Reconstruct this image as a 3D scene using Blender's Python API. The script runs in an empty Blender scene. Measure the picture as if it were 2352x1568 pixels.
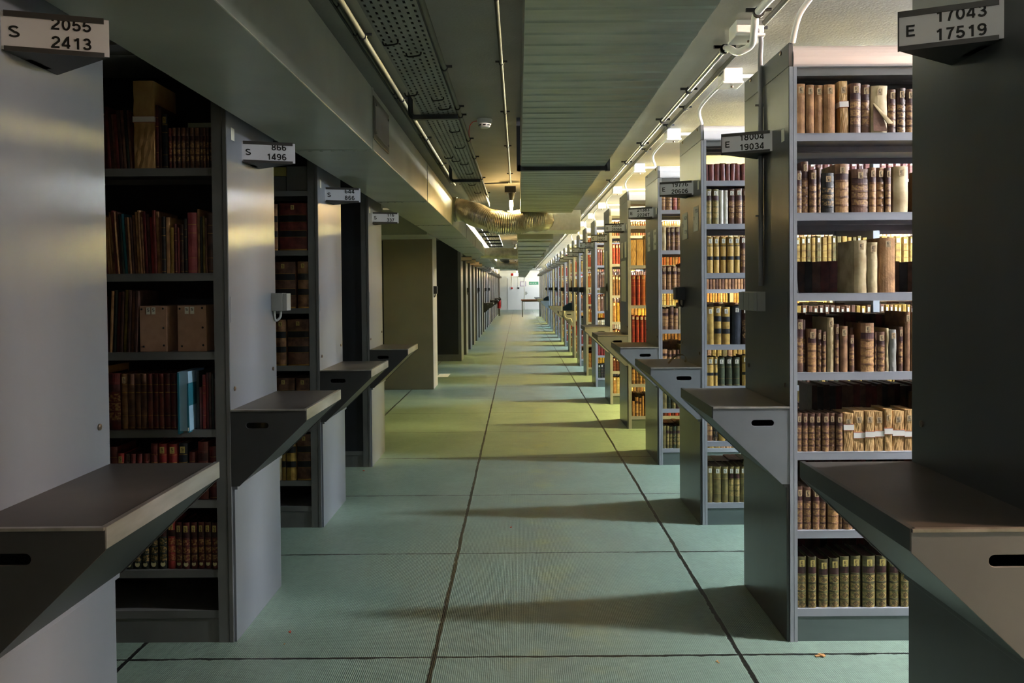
import bpy, math, random
from mathutils import Matrix, Vector, noise as noise_
random.seed(7)
S = bpy.context.scene
COL = S.collection
# ------------------------------------------------------------------ camera
W, H, F = 2352, 1568, 1794.0
CAMH = 1.42
PITCH, ROLL = math.radians(1.09), 0.0085
VX, VY = 1191.0, 661.0
cam_d = bpy.data.cameras.new('camera'); cam = bpy.data.objects.new('camera', cam_d); COL.objects.link(cam)
rot = Matrix.Rotation(math.pi/2-PITCH, 4, 'X') @ Matrix.Rotation(-ROLL, 4, 'Z')
cam.matrix_world = Matrix.Translation((0, 0, CAMH)) @ rot
cam_d.sensor_width = 36; cam_d.sensor_fit = 'HORIZONTAL'; cam_d.lens = F*36/W
_d = rot.to_3x3().transposed() @ Vector((0, 1, 0))
cam_d.shift_x = (W/2 + F*_d.x/-_d.z - VX)/W
cam_d.shift_y = (VY - (H/2 - F*_d.y/-_d.z))/W
cam_d.clip_start = 0.05; cam_d.clip_end = 200
S.camera = cam
# ------------------------------------------------------------------ world, exposure
S.view_settings.view_transform = 'Standard'; S.view_settings.look = 'None'
S.view_settings.gamma = 1; S.view_settings.exposure = 2.65; S.view_settings.use_curve_mapping = False
wd = bpy.data.worlds.new('world'); S.world = wd; wd.use_nodes = True
wd.node_tree.nodes['Background'].inputs[0].default_value = (0.6, 0.7, 0.65, 1)
wd.node_tree.nodes['Background'].inputs[1].default_value = 0.02
S.cycles.max_bounces = 8; S.cycles.diffuse_bounces = 5; S.cycles.glossy_bounces = 4
S.cycles.sample_clamp_indirect = 4
S.cycles.use_denoising = True
# lamp colours per side aisle, from the aisle in front of the nearest bookcase outwards
WARM, COOL, NEUT, YEL, BLUE = (1.0, .64, .42), (.84, .93, 1.0), (.96, .96, .98), (1.0, .80, .28), (.55, .84, 1.0)
AISLE_COL = [WARM, NEUT, COOL, COOL, YEL, YEL, COOL, YEL, COOL, YEL, YEL, COOL, YEL, COOL, COOL, YEL, COOL, BLUE,
             COOL, YEL, COOL, YEL, COOL, YEL, COOL, YEL, COOL, YEL]
TUBE_POWER = 345.0
BULB_POWER = 34.0
# bookcase rows: distances of the near edges
RY = [1.525, 3.09, 4.624, 6.199, 7.80, 9.454, 11.10, 12.55, 14.07, 15.69, 17.16, 18.82, 20.4] + [22.0+1.58*i for i in range(13)]
RX = [1.07, 1.07, 1.082, 1.108, 1.091, 1.103, 1.088, 1.084, 1.093, 1.112, 1.111, 1.114] + [1.11]*40
LY = [1.58, 3.128, 4.639, 6.217]
LX = [-1.148, -1.160, -1.185, -1.190]
LFAR = [15.25+1.45*i for i in range(20)]
DEP = 0.60
CEIL = 2.56

# ------------------------------------------------------------------ helpers
def lin(*c):
    return tuple(((v/255)/12.92 if v/255 <= .04045 else ((v/255+.055)/1.055)**2.4) for v in c)
MATS = {}
def mat(name, c1, c2=None, rough=.5, metal=0.0, scale=8.0, bump=0.0, bscale=60.0, stretch=(1, 1, 1), emit=None, es=0, lo=.35, hi=.65, spec=.5, det=4):
    if name in MATS: return MATS[name]
    m = bpy.data.materials.new(name); m.use_nodes = True; MATS[name] = m
    nt = m.node_tree; p = nt.nodes['Principled BSDF']
    p.inputs['Roughness'].default_value = rough; p.inputs['Metallic'].default_value = metal
    p.inputs['Base Color'].default_value = (*c1, 1)
    p.inputs['Specular IOR Level'].default_value = spec
    if c2 or bump:
        tc = nt.nodes.new('ShaderNodeTexCoord'); mp = nt.nodes.new('ShaderNodeMapping')
        mp.inputs['Scale'].default_value = stretch
        nt.links.new(tc.outputs['Object'], mp.inputs[0])
        oi = nt.nodes.new('ShaderNodeObjectInfo'); ml = nt.nodes.new('ShaderNodeMath'); ml.operation = 'MULTIPLY'; ml.inputs[1].default_value = 37.0
        nt.links.new(oi.outputs['Random'], ml.inputs[0]); nt.links.new(ml.outputs[0], mp.inputs['Location'])
    if c2:
        n = nt.nodes.new('ShaderNodeTexNoise'); n.inputs['Scale'].default_value = scale; n.inputs['Detail'].default_value = det
        nt.links.new(mp.outputs[0], n.inputs[0])
        r = nt.nodes.new('ShaderNodeValToRGB'); r.color_ramp.elements[0].position = lo; r.color_ramp.elements[1].position = hi
        r.color_ramp.elements[0].color = (*c1, 1); r.color_ramp.elements[1].color = (*c2, 1)
        nt.links.new(n.outputs[0], r.inputs[0]); nt.links.new(r.outputs[0], p.inputs['Base Color'])
    if bump:
        n = nt.nodes.new('ShaderNodeTexNoise'); n.inputs['Scale'].default_value = bscale; n.inputs['Detail'].default_value = 3
        nt.links.new(mp.outputs[0], n.inputs[0])
        b = nt.nodes.new('ShaderNodeBump'); b.inputs['Strength'].default_value = bump; b.inputs['Distance'].default_value = .004
        nt.links.new(n.outputs[0], b.inputs['Height']); nt.links.new(b.outputs[0], p.inputs['Normal'])
    if emit:
        p.inputs['Emission Color'].default_value = (*emit, 1); p.inputs['Emission Strength'].default_value = es
    return m

class MB:
    def __init__(s): s.v = []; s.f = []; s.m = []
    def face(s, pts, m=0):
        i = len(s.v); s.v += [tuple(p) for p in pts]; s.f.append(tuple(range(i, i+len(pts)))); s.m.append(m)
    def box(s, x0, x1, y0, y1, z0, z1, m=0, rot=None):
        if x0 > x1: x0, x1 = x1, x0
        i = len(s.v)
        c = [(x0,y0,z0),(x1,y0,z0),(x1,y1,z0),(x0,y1,z0),(x0,y0,z1),(x1,y0,z1),(x1,y1,z1),(x0,y1,z1)]
        if rot: c = [tuple(rot @ Vector(p)) for p in c]
        s.v += c
        for f in ((0,3,2,1),(4,5,6,7),(0,1,5,4),(1,2,6,5),(2,3,7,6),(3,0,4,7)):
            s.f.append(tuple(i+k for k in f)); s.m.append(m)
        return s
    def prism(s, poly, axis, a, b, m=0):
        """poly in the plane across axis ('x': (y,z), 'y': (x,z), 'z': (x,y))"""
        def P(u, v, t): return {'x': (t, u, v), 'y': (u, t, v), 'z': (u, v, t)}[axis]
        n = len(poly); i = len(s.v)
        s.v += [P(u, v, a) for u, v in poly] + [P(u, v, b) for u, v in poly]
        s.f.append(tuple(range(i+n-1, i-1, -1))); s.m.append(m)
        s.f.append(tuple(range(i+n, i+2*n))); s.m.append(m)
        for k in range(n):
            l = (k+1) % n
            s.f.append((i+k, i+l, i+n+l, i+n+k)); s.m.append(m)
        return s
    def tube(s, pts, r, n=10, m=0, caps=True, rads=None):
        pts = [Vector(p) for p in pts]; rings = []
        up = Vector((0, 0, 1))
        t0 = (pts[1]-pts[0]).normalized()
        if abs(t0.dot(up)) > .9: up = Vector((1, 0, 0))
        a = t0.cross(up).normalized()
        for k, p in enumerate(pts):
            t = (pts[min(k+1, len(pts)-1)]-pts[max(k-1, 0)]).normalized()
            a = (a - t*a.dot(t)).normalized(); b = t.cross(a)
            rr = rads[k] if rads else r
            rings.append(len(s.v))
            for j in range(n):
                th = 2*math.pi*j/n
                s.v.append(tuple(p + a*math.cos(th)*rr + b*math.sin(th)*rr))
        for k in range(len(rings)-1):
            for j in range(n):
                s.f.append((rings[k]+j, rings[k]+(j+1) % n, rings[k+1]+(j+1) % n, rings[k+1]+j)); s.m.append(m)
        if caps:
            s.f.append(tuple(rings[0]+j for j in reversed(range(n)))); s.m.append(m)
            s.f.append(tuple(rings[-1]+j for j in range(n))); s.m.append(m)
        return s
    def build(s, name, mats, parent=None, smooth=False, bevel=0, loc=None, label=None):
        me = bpy.data.meshes.new(name); me.from_pydata(s.v, [], s.f)
        if not isinstance(mats, (list, tuple)): mats = [mats]
        for m in mats: me.materials.append(m)
        me.polygons.foreach_set('material_index', s.m)
        if smooth: me.polygons.foreach_set('use_smooth', [True]*len(s.f))
        me.update()
        if smooth: me.set_sharp_from_angle(angle=math.radians(35)) if hasattr(me, 'set_sharp_from_angle') else None
        o = bpy.data.objects.new(name, me); COL.objects.link(o)
        if parent: o.parent = parent
        if loc: o.location = loc
        if label: o['label'] = label
        if bevel:
            b = o.modifiers.new('edge', 'BEVEL'); b.width = bevel; b.segments = 2; b.limit_method = 'ANGLE'
        return o

def tag(o, label=None, cat=None, group=None, kind=None):
    if label: o['label'] = label
    if cat: o['category'] = cat
    if group: o['group'] = group
    if kind: o['kind'] = kind
    return o
def empty(name, loc=(0, 0, 0)):
    o = bpy.data.objects.new(name, None); COL.objects.link(o); o.location = loc; o.empty_display_size = .05
    return o
def smooth_path(pts, n=5):
    """Catmull-Rom through the points"""
    P = [Vector(p) for p in pts]; out = []
    for i in range(len(P)-1):
        a, b, c, d = P[max(i-1, 0)], P[i], P[i+1], P[min(i+2, len(P)-1)]
        for k in range(n):
            t = k/n
            out.append(.5*((2*b)+(c-a)*t+(2*a-5*b+4*c-d)*t*t+(3*b-a-3*c+d)*t**3))
    out.append(P[-1]); return out
def plate(name, outlines, thick, m, parent=None, loc=(0, 0, 0), rot=(0, 0, 0)):
    """flat plate with holes from 2D outlines"""
    cu = bpy.data.curves.new(name, 'CURVE'); cu.dimensions = '2D'; cu.fill_mode = 'BOTH'; cu.extrude = thick/2; cu.bevel_depth = .0012; cu.bevel_resolution = 1
    for ol in outlines:
        sp = cu.splines.new('POLY'); sp.points.add(len(ol)-1); sp.use_cyclic_u = True
        for p, q in zip(sp.points, ol): p.co = (q[0], q[1], 0, 1)
    t = bpy.data.objects.new(name, cu); COL.objects.link(t)
    me = bpy.data.meshes.new_from_object(t.evaluated_get(bpy.context.evaluated_depsgraph_get()))
    bpy.data.objects.remove(t); me.materials.clear(); me.materials.append(m); me.name = name
    o = bpy.data.objects.new(name, me); COL.objects.link(o); o.parent = parent; o.location = loc; o.rotation_euler = rot
    return o
def _arc(cx, cy, rx, ry, a0, a1, n=10):
    return [(cx+rx*math.cos(math.radians(a0+(a1-a0)*k/n)), cy+ry*math.sin(math.radians(a0+(a1-a0)*k/n))) for k in range(n+1)]
GLYPH = {   # stroke centre lines in a box .5 wide, .72 high
 '0': [_arc(.25, .36, .175, .305, 90, 450, 22)],
 '1': [[(.32, 0), (.32, .70)], [(.31, .66), (.25, .57), (.13, .535)]],
 '2': [_arc(.25, .50, .17, .165, 175, -25, 10)+[(.30, .32), (.12, .16), (.075, .055), (.44, .055)]],
 '3': [_arc(.245, .515, .15, .15, 165, -85, 10)+_arc(.25, .21, .175, .155, 88, -165, 12)],
 '4': [[(.35, 0), (.35, .68), (.31, .66), (.065, .235), (.065, .18), (.46, .18)]],
 '5': [[(.42, .665), (.14, .665), (.095, .36)]+_arc(.245, .235, .18, .18, 138, -160, 12)],
 '6': [_arc(.255, .225, .175, .17, 180, 540, 18)+[(.08, .36)]+_arc(.27, .43, .19, .235, 185, 50, 8)],
 '7': [[(.07, .66), (.42, .66), (.29, .42), (.20, 0)]],
 '8': [_arc(.25, .52, .145, .145, -90, 270, 16), _arc(.25, .205, .175, .155, 90, 450, 18)],
 '9': [_arc(.245, .49, .175, .17, 0, 360, 18)+[(.42, .36)]+_arc(.23, .285, .19, .235, 5, -130, 8)],
 'S': [_arc(.30, .53, .20, .135, 20, 200, 10)+_arc(.30, .19, .225, .14, 80, -165, 12)],
 'E': [[(.48, .66), (.10, .66), (.10, .055), (.49, .055)], [(.10, .37), (.45, .37)]],
 'F': [[(.48, .66), (.10, .66), (.10, 0)], [(.10, .37), (.43, .37)]],
 'D': [[(.10, .055), (.10, .66), (.24, .66)]+_arc(.24, .3575, .22, .3025, 90, -90, 12)+[(.10, .055)]],
 '-': [[(.08, .25), (.34, .25)]],
}
for _c, _g in {'I': [[(.25, 0), (.25, .72)]], 'U': [[(.1, .72), (.1, .2)]+_arc(.27, .2, .17, .15, 180, 360, 8)+[(.44, .72)]], 'C': [_arc(.28, .36, .2, .3, 45, 315, 12)], 'R': [[(.1, 0), (.1, .66), (.3, .66)]+_arc(.3, .515, .14, .145, 90, -90, 8)+[(.1, .37)], [(.28, .37), (.44, 0)]], 'd': [_arc(.24, .2, .15, .15, 0, 360, 12), [(.4, 0), (.4, .72)]], 'e': [[(.1, .2), (.39, .2)]+_arc(.24, .2, .15, .15, 0, 300, 12)]}.items(): GLYPH[_c] = _g
def text_mesh(s, size, m, name, parent, mw, xscale=1.0, ext=.0004, align='RIGHT'):
    t = .128; adv = {'1': .556, '-': .4, ' ': .28, 'I': .3}; ws = [adv.get(c, .60 if c.isalpha() else .556) for c in s]; tot = sum(ws)
    x = {'RIGHT': -tot, 'LEFT': 0, 'CENTER': -tot/2}[align]; mb = MB(); lay = 0
    for c, w in zip(s, ws):
        for st in GLYPH.get(c, []):
            lay += 1; z = ext*(1+.02*lay)/size; P = [Vector((px_+x, py_)) for px_, py_ in st]; closed = (P[0]-P[-1]).length < 1e-4
            L_ = []; R_ = []; n = len(P)
            for k in range(n):
                a_ = P[k-1] if k else (P[-2] if closed else P[0]); b_ = P[k+1] if k < n-1 else (P[1] if closed else P[-1])
                d0 = (P[k]-a_); d1 = (b_-P[k])
                if d0.length < 1e-6: d0 = d1
                if d1.length < 1e-6: d1 = d0
                d0.normalize(); d1.normalize(); dd = (d0+d1).normalized(); nn = Vector((-dd.y, dd.x)); q = min(1/max(nn.dot(Vector((-d0.y, d0.x))), .45), 1.8)*t/2
                L_.append(P[k]+nn*q); R_.append(P[k]-nn*q)
            for k in range(n-1): mb.face([(R_[k].x, R_[k].y, z), (R_[k+1].x, R_[k+1].y, z), (L_[k+1].x, L_[k+1].y, z), (L_[k].x, L_[k].y, z)])
        x += w
    o = mb.build(name, m, parent)
    o.matrix_local = mw @ Matrix.Diagonal((size*xscale, size, size, 1))
    return o
ORD = 'first second third fourth fifth sixth seventh eighth ninth tenth eleventh twelfth thirteenth fourteenth fifteenth sixteenth seventeenth eighteenth nineteenth twentieth'.split()
ORD += ['twenty-'+w for w in ORD[:9]] + ['thirtieth'] + ['thirty-'+w for w in ORD[:9]] + ['fortieth'] + ['forty-'+w for w in ORD[:9]]
# ------------------------------------------------------------------ materials
M_panel = mat('painted_steel', lin(122, 126, 134), lin(112, 116, 124), rough=.30, scale=2.2, bump=.05, bscale=25, stretch=(1, 1, .35))
M_panelshade = mat('grey_painted_steel', lin(82, 84, 86), lin(72, 74, 76), rough=.3, scale=2.2, bump=.05, bscale=25, stretch=(1, 1, .35))  # panel paint darkened: shade of the lit row's aisle-facing ends put into colour
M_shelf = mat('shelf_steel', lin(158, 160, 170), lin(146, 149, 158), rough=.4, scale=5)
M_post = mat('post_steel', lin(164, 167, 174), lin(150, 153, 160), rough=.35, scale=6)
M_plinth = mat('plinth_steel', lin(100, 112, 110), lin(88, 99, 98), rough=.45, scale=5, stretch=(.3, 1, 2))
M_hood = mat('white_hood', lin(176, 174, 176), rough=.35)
M_dark = mat('dark_and_unlit_steel', lin(112, 113, 112), lin(100, 101, 100), rough=.5, scale=4)  # dark steel; on the dark row's shelving its tone stands for missing light
M_blank = mat('black_board', lin(34, 37, 44), lin(28, 30, 36), rough=.55, scale=3)
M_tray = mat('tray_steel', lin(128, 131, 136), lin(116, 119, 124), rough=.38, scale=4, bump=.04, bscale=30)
M_trayshade = mat('tray_shaded_steel', lin(62, 63, 64), lin(54, 55, 56), rough=.42, scale=4, bump=.04, bscale=30)  # tray steel with shade put into its colour, mainly for the dark row
M_lino = mat('tray_linoleum', lin(80, 74, 70), lin(68, 62, 59), rough=.42, scale=5, bump=.1, bscale=9)
M_edge = mat('bright_edge', lin(190, 186, 182), lin(160, 156, 150), rough=.3, metal=.6, scale=20, stretch=(1, .2, 1))
M_under = mat('tray_underside_shade', lin(34, 36, 38), lin(30, 31, 33), rough=.42, scale=4)  # near-black so the shade below the tray is held in the colour
M_slot = mat('slot_dark', lin(20, 20, 20), rough=.8)
M_white = mat('sign_card', lin(222, 222, 230), rough=.5)
M_black = mat('black_print', lin(15, 15, 18), rough=.6)
M_frame = mat('sign_rail', lin(62, 60, 60), rough=.4)
M_signbody = mat('sign_body', lin(48, 48, 50), rough=.5)
M_screw = mat('screw_metal', lin(120, 105, 90), rough=.35, metal=.8)
M_galv = mat('galvanised_duct', lin(174, 178, 166), lin(156, 160, 150), rough=.38, metal=.2, scale=2.5, bump=.06, bscale=4, det=6)  # faint green in the base stands for bounce off the green floor
M_galv2 = mat('galvanised_duct_ribbed', lin(176, 182, 170), lin(156, 162, 150), rough=.34, metal=.2, scale=9, det=8, stretch=(.4, 2, 1))  # same floor-bounce green held in the base colour
M_flex = mat('foil_duct', lin(215, 208, 195), lin(180, 175, 165), rough=.26, metal=.65, scale=12, bump=.25, bscale=14)
M_ceil = mat('ceiling_plaster', lin(172, 170, 160), lin(162, 160, 151), rough=.75, scale=3, bump=.35, bscale=90)
M_conduit = mat('conduit_plastic', lin(112, 112, 100), rough=.65, spec=.2)
M_steelpipe = mat('steel_pipe', lin(200, 200, 200), rough=.2, metal=.9)
M_pvcw = mat('white_plastic', lin(228, 228, 224), rough=.35)
M_perf = mat('tray_zinc', lin(130, 133, 130), lin(112, 115, 113), rough=.45, metal=.2, scale=6)
M_blk = mat('black_cable', lin(18, 18, 18), rough=.5)
M_brk = mat('bracket_steel', lin(52, 56, 62), rough=.4, metal=.3)
M_red = mat('red_paint', lin(190, 25, 30), rough=.3)
M_redwire = mat('red_wire', lin(170, 40, 30), rough=.5)
M_wall = mat('end_wall_paint', lin(214, 214, 208), lin(205, 205, 199), rough=.7, scale=2)
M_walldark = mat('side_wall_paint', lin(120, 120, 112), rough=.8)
M_pillar = mat('pillar_paint', lin(132, 128, 106), lin(118, 115, 95), rough=.6, scale=1.4, bump=.1)
M_pillar2 = mat('pillar_pale', lin(172, 168, 158), rough=.5)  # paler tone, also on one side of the nearer pillar
M_door = mat('door_white', lin(218, 220, 220), rough=.5)
M_green = mat('exit_green', lin(10, 125, 90), rough=.5)
M_wood = mat('table_wood', lin(150, 92, 70), lin(128, 76, 58), rough=.5, scale=8, stretch=(.2, 1, 1))
M_blue = mat('blue_card', lin(30, 75, 110), rough=.5)
M_cord = mat('cord', lin(200, 196, 186), rough=.6)
M_chip = mat('wood_chip', lin(200, 150, 95), rough=.7)
M_orange = mat('orange_scrap', lin(200, 80, 50), rough=.7)
M_pages = mat('page_edges', lin(128, 108, 88), lin(96, 78, 62), rough=.85, scale=30, stretch=(14, .3, .3))
M_pagesdk = mat('page_edges_dark', lin(84, 50, 44), lin(60, 40, 34), rough=.85, scale=30, stretch=(14, .3, .3))
M_gold = mat('gilt_line', lin(190, 150, 80), rough=.35, metal=.6)
M_stick = mat('tan_sticker', lin(196, 170, 130), lin(170, 142, 104), rough=.7, scale=90)
M_stickw = mat('white_sticker', lin(226, 224, 210), rough=.6)
M_sticky = mat('yellow_sticker', lin(190, 168, 96), rough=.6)
M_ink = mat('sticker_ink', lin(42, 34, 28), rough=.8)
M_dot = mat('pale_dot', lin(205, 196, 150), rough=.7)
M_band = mat('paper_band', lin(232, 228, 222), rough=.6)
M_bandred = mat('band_red_line', lin(160, 90, 70), rough=.7)
M_title = mat('title_maroon', lin(70, 32, 32), lin(52, 26, 26), rough=.55, scale=60)
M_titleblk = mat('title_black', lin(22, 24, 28), rough=.5)
M_rivet = mat('black_rivet', lin(16, 16, 16), rough=.3)
PAL = {
 'tan': (lin(186, 142, 98), lin(140, 102, 72)), 'brown': (lin(122, 86, 66), lin(78, 52, 42)), 'dkbrown': (lin(82, 56, 46), lin(50, 34, 30)),
 'ltbrown': (lin(160, 118, 82), lin(104, 72, 52)), 'black': (lin(52, 48, 48), lin(30, 28, 30)), 'vel': (lin(206, 188, 146), lin(162, 140, 100)),
 'red': (lin(146, 44, 42), lin(112, 32, 32)), 'dkred': (lin(96, 34, 32), lin(62, 24, 24)), 'maroon': (lin(120, 56, 50), lin(84, 38, 36)),
 'pink': (lin(168, 84, 88), lin(140, 62, 68)), 'navy': (lin(34, 40, 52), lin(22, 26, 36)), 'green': (lin(62, 70, 44), lin(42, 48, 32)),
 'olive': (lin(132, 118, 66), lin(92, 80, 44)), 'yellow': (lin(186, 152, 74), lin(140, 108, 48)), 'paper': (lin(204, 166, 110), lin(172, 132, 82)),
 'cream': (lin(224, 212, 176), lin(196, 180, 140)), 'dkgreen': (lin(40, 46, 36), lin(26, 30, 26)), 'teal': (lin(50, 110, 125), lin(40, 96, 110)),
 'grey': (lin(150, 148, 142), lin(128, 126, 120)), 'orange': (lin(160, 84, 52), lin(130, 62, 40)), 'white': (lin(228, 226, 216), lin(206, 203, 190)),
 'olivebk': (lin(110, 104, 62), lin(62, 54, 38)),
}
NAMES = {'tan': 'tan', 'brown': 'brown', 'dkbrown': 'dark brown', 'ltbrown': 'light brown', 'black': 'blackish', 'vel': 'cream vellum', 'red': 'red',
 'dkred': 'dark red', 'maroon': 'maroon', 'pink': 'pinkish red', 'navy': 'navy', 'green': 'green', 'olive': 'olive', 'yellow': 'ochre', 'paper': 'brown paper wrapped',
 'cream': 'cream', 'dkgreen': 'dark green', 'teal': 'teal', 'grey': 'grey', 'orange': 'orange', 'white': 'white', 'olivebk': 'olive brown'}
def leather(k):
    c1, c2 = PAL[k]
    if k == 'paper': return mat('wrapping_paper', c1, c2, rough=.55, scale=7, bump=.3, bscale=11)
    if k == 'vel': return mat('vellum', c1, c2, rough=.5, scale=14, bump=.35, bscale=22)
    if k == 'tan': return mat('suede_tan', c1, c2, rough=.85, scale=24, bump=.3, bscale=120)
    return mat('leather_'+k, c1, c2, rough=.5, scale=26, bump=.2, bscale=90)
def gilt(k):
    c1, c2 = PAL[k]
    g = tuple(.45*a+.55*b for a, b in zip(c1, lin(205, 165, 100)))
    return mat('gilt_'+k, c1, g, rough=.48, scale=130, lo=.42, hi=.6, det=2, bump=.2, bscale=90)

# ------------------------------------------------------------------ structure
def struct(name, mb, m, **kw):
    o = mb.build(name, m, **kw); o['kind'] = 'structure'; return o
def floor_material():
    m = bpy.data.materials.new('floor_paint'); m.use_nodes = True; nt = m.node_tree; N = nt.nodes; L = nt.links
    p = N['Principled BSDF']
    tc = N.new('ShaderNodeTexCoord'); sx = N.new('ShaderNodeSeparateXYZ'); L.new(tc.outputs['Object'], sx.inputs[0])
    def math_(op, a, b=None, c=None):
        n = N.new('ShaderNodeMath'); n.operation = op
        for i, v in enumerate((a, b, c)):
            if v is None: continue
            if isinstance(v, (int, float)): n.inputs[i].default_value = v
            else: L.new(v, n.inputs[i])
        return n.outputs[0]
    def noise(scale, det=3, vec=None, rough=.5):
        n = N.new('ShaderNodeTexNoise'); n.inputs['Scale'].default_value = scale; n.inputs['Detail'].default_value = det; n.inputs['Roughness'].default_value = rough
        L.new(vec or tc.outputs['Object'], n.inputs[0]); return n.outputs[0]
    def ramp(v, stops):
        r = N.new('ShaderNodeValToRGB'); e = r.color_ramp.elements
        while len(e) < len(stops): e.new(.5)
        for k, (pos, c) in enumerate(stops): e[k].position = pos; e[k].color = (*c, 1) if len(c) == 3 else c
        L.new(v, r.inputs[0]); return r.outputs[0]
    def mix(f, a, b):
        n = N.new('ShaderNodeMix'); n.data_type = 'RGBA'
        if isinstance(f, (int, float)): n.inputs[0].default_value = f
        else: L.new(f, n.inputs[0])
        for i, v in ((6, a), (7, b)):
            if isinstance(v, tuple): n.inputs[i].default_value = (*v, 1)
            else: L.new(v, n.inputs[i])
        return n.outputs[2]
    wob = math_('MULTIPLY_ADD', noise(3, 2), .012, -.006); wob2 = math_('MULTIPLY_ADD', noise(28, 4, rough=.75), .016, -.008)
    w = math_('ADD', wob, wob2)
    X = math_('ADD', sx.outputs[0], w); Y = math_('ADD', sx.outputs[1], w)
    def dist(c, off, per):
        t = math_('SUBTRACT', c, off - per*50); t = math_('MODULO', t, per); t = math_('SUBTRACT', t, per/2); t = math_('ABSOLUTE', t); return math_('SUBTRACT', per/2, t)
    dx = dist(X, -.338, 1.179); dy = dist(Y, 2.983, 1.178)
    wid = math_('MULTIPLY_ADD', noise(14, 3), .012, .0012)
    jx = math_('LESS_THAN', dx, math_('ADD', wid, .002)); jy = math_('LESS_THAN', dy, math_('MULTIPLY', wid, 1.05))
    j = math_('MAXIMUM', jx, jy)
    near = math_('MINIMUM', dx, dy)
    base = ramp(noise(1.3, 5), [(.3, lin(122, 145, 131)), (.55, lin(132, 154, 140)), (.75, lin(122, 138, 128))])
    # worn grey track down the middle of the aisle and yellowed patches
    tr = math_('SUBTRACT', 1, math_('MULTIPLY', math_('ABSOLUTE', math_('SUBTRACT', sx.outputs[0], .15)), 1.0))
    trn = math_('MULTIPLY', math_('MAXIMUM', tr, 0), noise(2.2, 4))
    base = mix(math_('MINIMUM', math_('MULTIPLY', trn, 1.3), .75), base, lin(102, 110, 102))
    yl = math_('SUBTRACT', 1, math_('MULTIPLY', math_('ABSOLUTE', math_('SUBTRACT', sx.outputs[0], .14)), 2.6))
    yn = ramp(noise(3.6, 6, rough=.65), [(.5, (0, 0, 0)), (.68, (1, 1, 1))])
    base = mix(math_('MULTIPLY', math_('MULTIPLY', math_('MAXIMUM', yl, 0), yn), .5), base, lin(150, 148, 84))
    base = mix(math_('MULTIPLY', math_('LESS_THAN', near, .016), .25), base, lin(165, 185, 168))
    base = mix(ramp(noise(24, 6, rough=.7), [(.42, (0, 0, 0)), (.62, (.38, .38, .38))]), base, lin(104, 122, 110))
    base = mix(ramp(noise(7, 6, rough=.75), [(.55, (0, 0, 0)), (.7, (.3, .3, .3))]), base, lin(150, 168, 150))
    col = mix(j, base, lin(24, 26, 24))
    L.new(col, p.inputs['Base Color'])
    L.new(math_('MULTIPLY_ADD', noise(5, 4), .14, .285), p.inputs['Roughness'])
    # fine brushed ribs, direction varies by slab
    wv = N.new('ShaderNodeTexWave'); wv.inputs['Scale'].default_value = 42; wv.inputs['Distortion'].default_value = 1.2; wv.inputs['Detail Scale'].default_value = .5; wv.inputs['Detail'].default_value = 1
    L.new(tc.outputs['Object'], wv.inputs[0])
    ht = math_('ADD', math_('MULTIPLY', wv.outputs[1], math_('MULTIPLY', noise(2, 3), .8)), math_('MULTIPLY', noise(60, 3), .5))
    ht = math_('SUBTRACT', ht, math_('MULTIPLY', j, 6))
    b = N.new('ShaderNodeBump'); b.inputs['Strength'].default_value = .75; b.inputs['Distance'].default_value = .0022
    L.new(ht, b.inputs['Height']); L.new(b.outputs[0], p.inputs['Normal'])
    return m
XR, XL, YB, YE = 7.2, -5.5, -3.0, 51.0
struct('floor', MB().box(XL, XR, YB, YE, -.1, 0), floor_material())
struct('ceiling', MB().box(XL, XR, YB, YE, CEIL, CEIL+.1), M_ceil)
struct('wall_end', MB().box(XL, XR, YE, YE+.1, 0, CEIL), M_wall)
struct('wall_right', MB().box(XR, XR+.1, YB, YE, 0, CEIL), M_walldark)
struct('wall_left', MB().box(XL-.1, XL, YB, YE, 0, CEIL), M_walldark)
struct('wall_back', MB().box(XL, XR, YB-.1, YB, 0, CEIL), M_walldark)
# concrete pillars of the building
pl = MB().box(-1.9, -1.205, 10.98, 11.52, 0, CEIL, 0)
pl.f.append(pl.f[3]); pl.m.append(1)
pl = MB()
pl.box(-1.9, -1.205, 10.98, 11.52, 0, CEIL); pl.m[3] = 1
o = struct('pillar_1', pl, [M_pillar, M_pillar2], bevel=.006)
struct('pillar_2', MB().box(-1.9, -1.08, 44.6, 45.3, 0, CEIL), M_pillar2)
# door in the end wall
d = struct('door_1', MB().box(.42, 1.45, YE-.05, YE, 0, 2.06), M_door)
MB().box(.36, .42, YE-.07, YE, 0, 2.12).box(.36, 1.5, YE-.07, YE, 2.06, 2.12).build('door_frame', M_wall, d)
h = MB().box(.46, .51, YE-.065, YE-.05, .95, 1.17); h.box(.47, .6, YE-.11, YE-.09, 1.06, 1.085); h.box(.475, .5, YE-.1, YE-.06, 1.06, 1.085); h.build('door_handle', M_steelpipe, d)
d = struct('door_2', MB().box(-.72, .34, YE-.04, YE, 0, 2.06), M_door)

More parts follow.
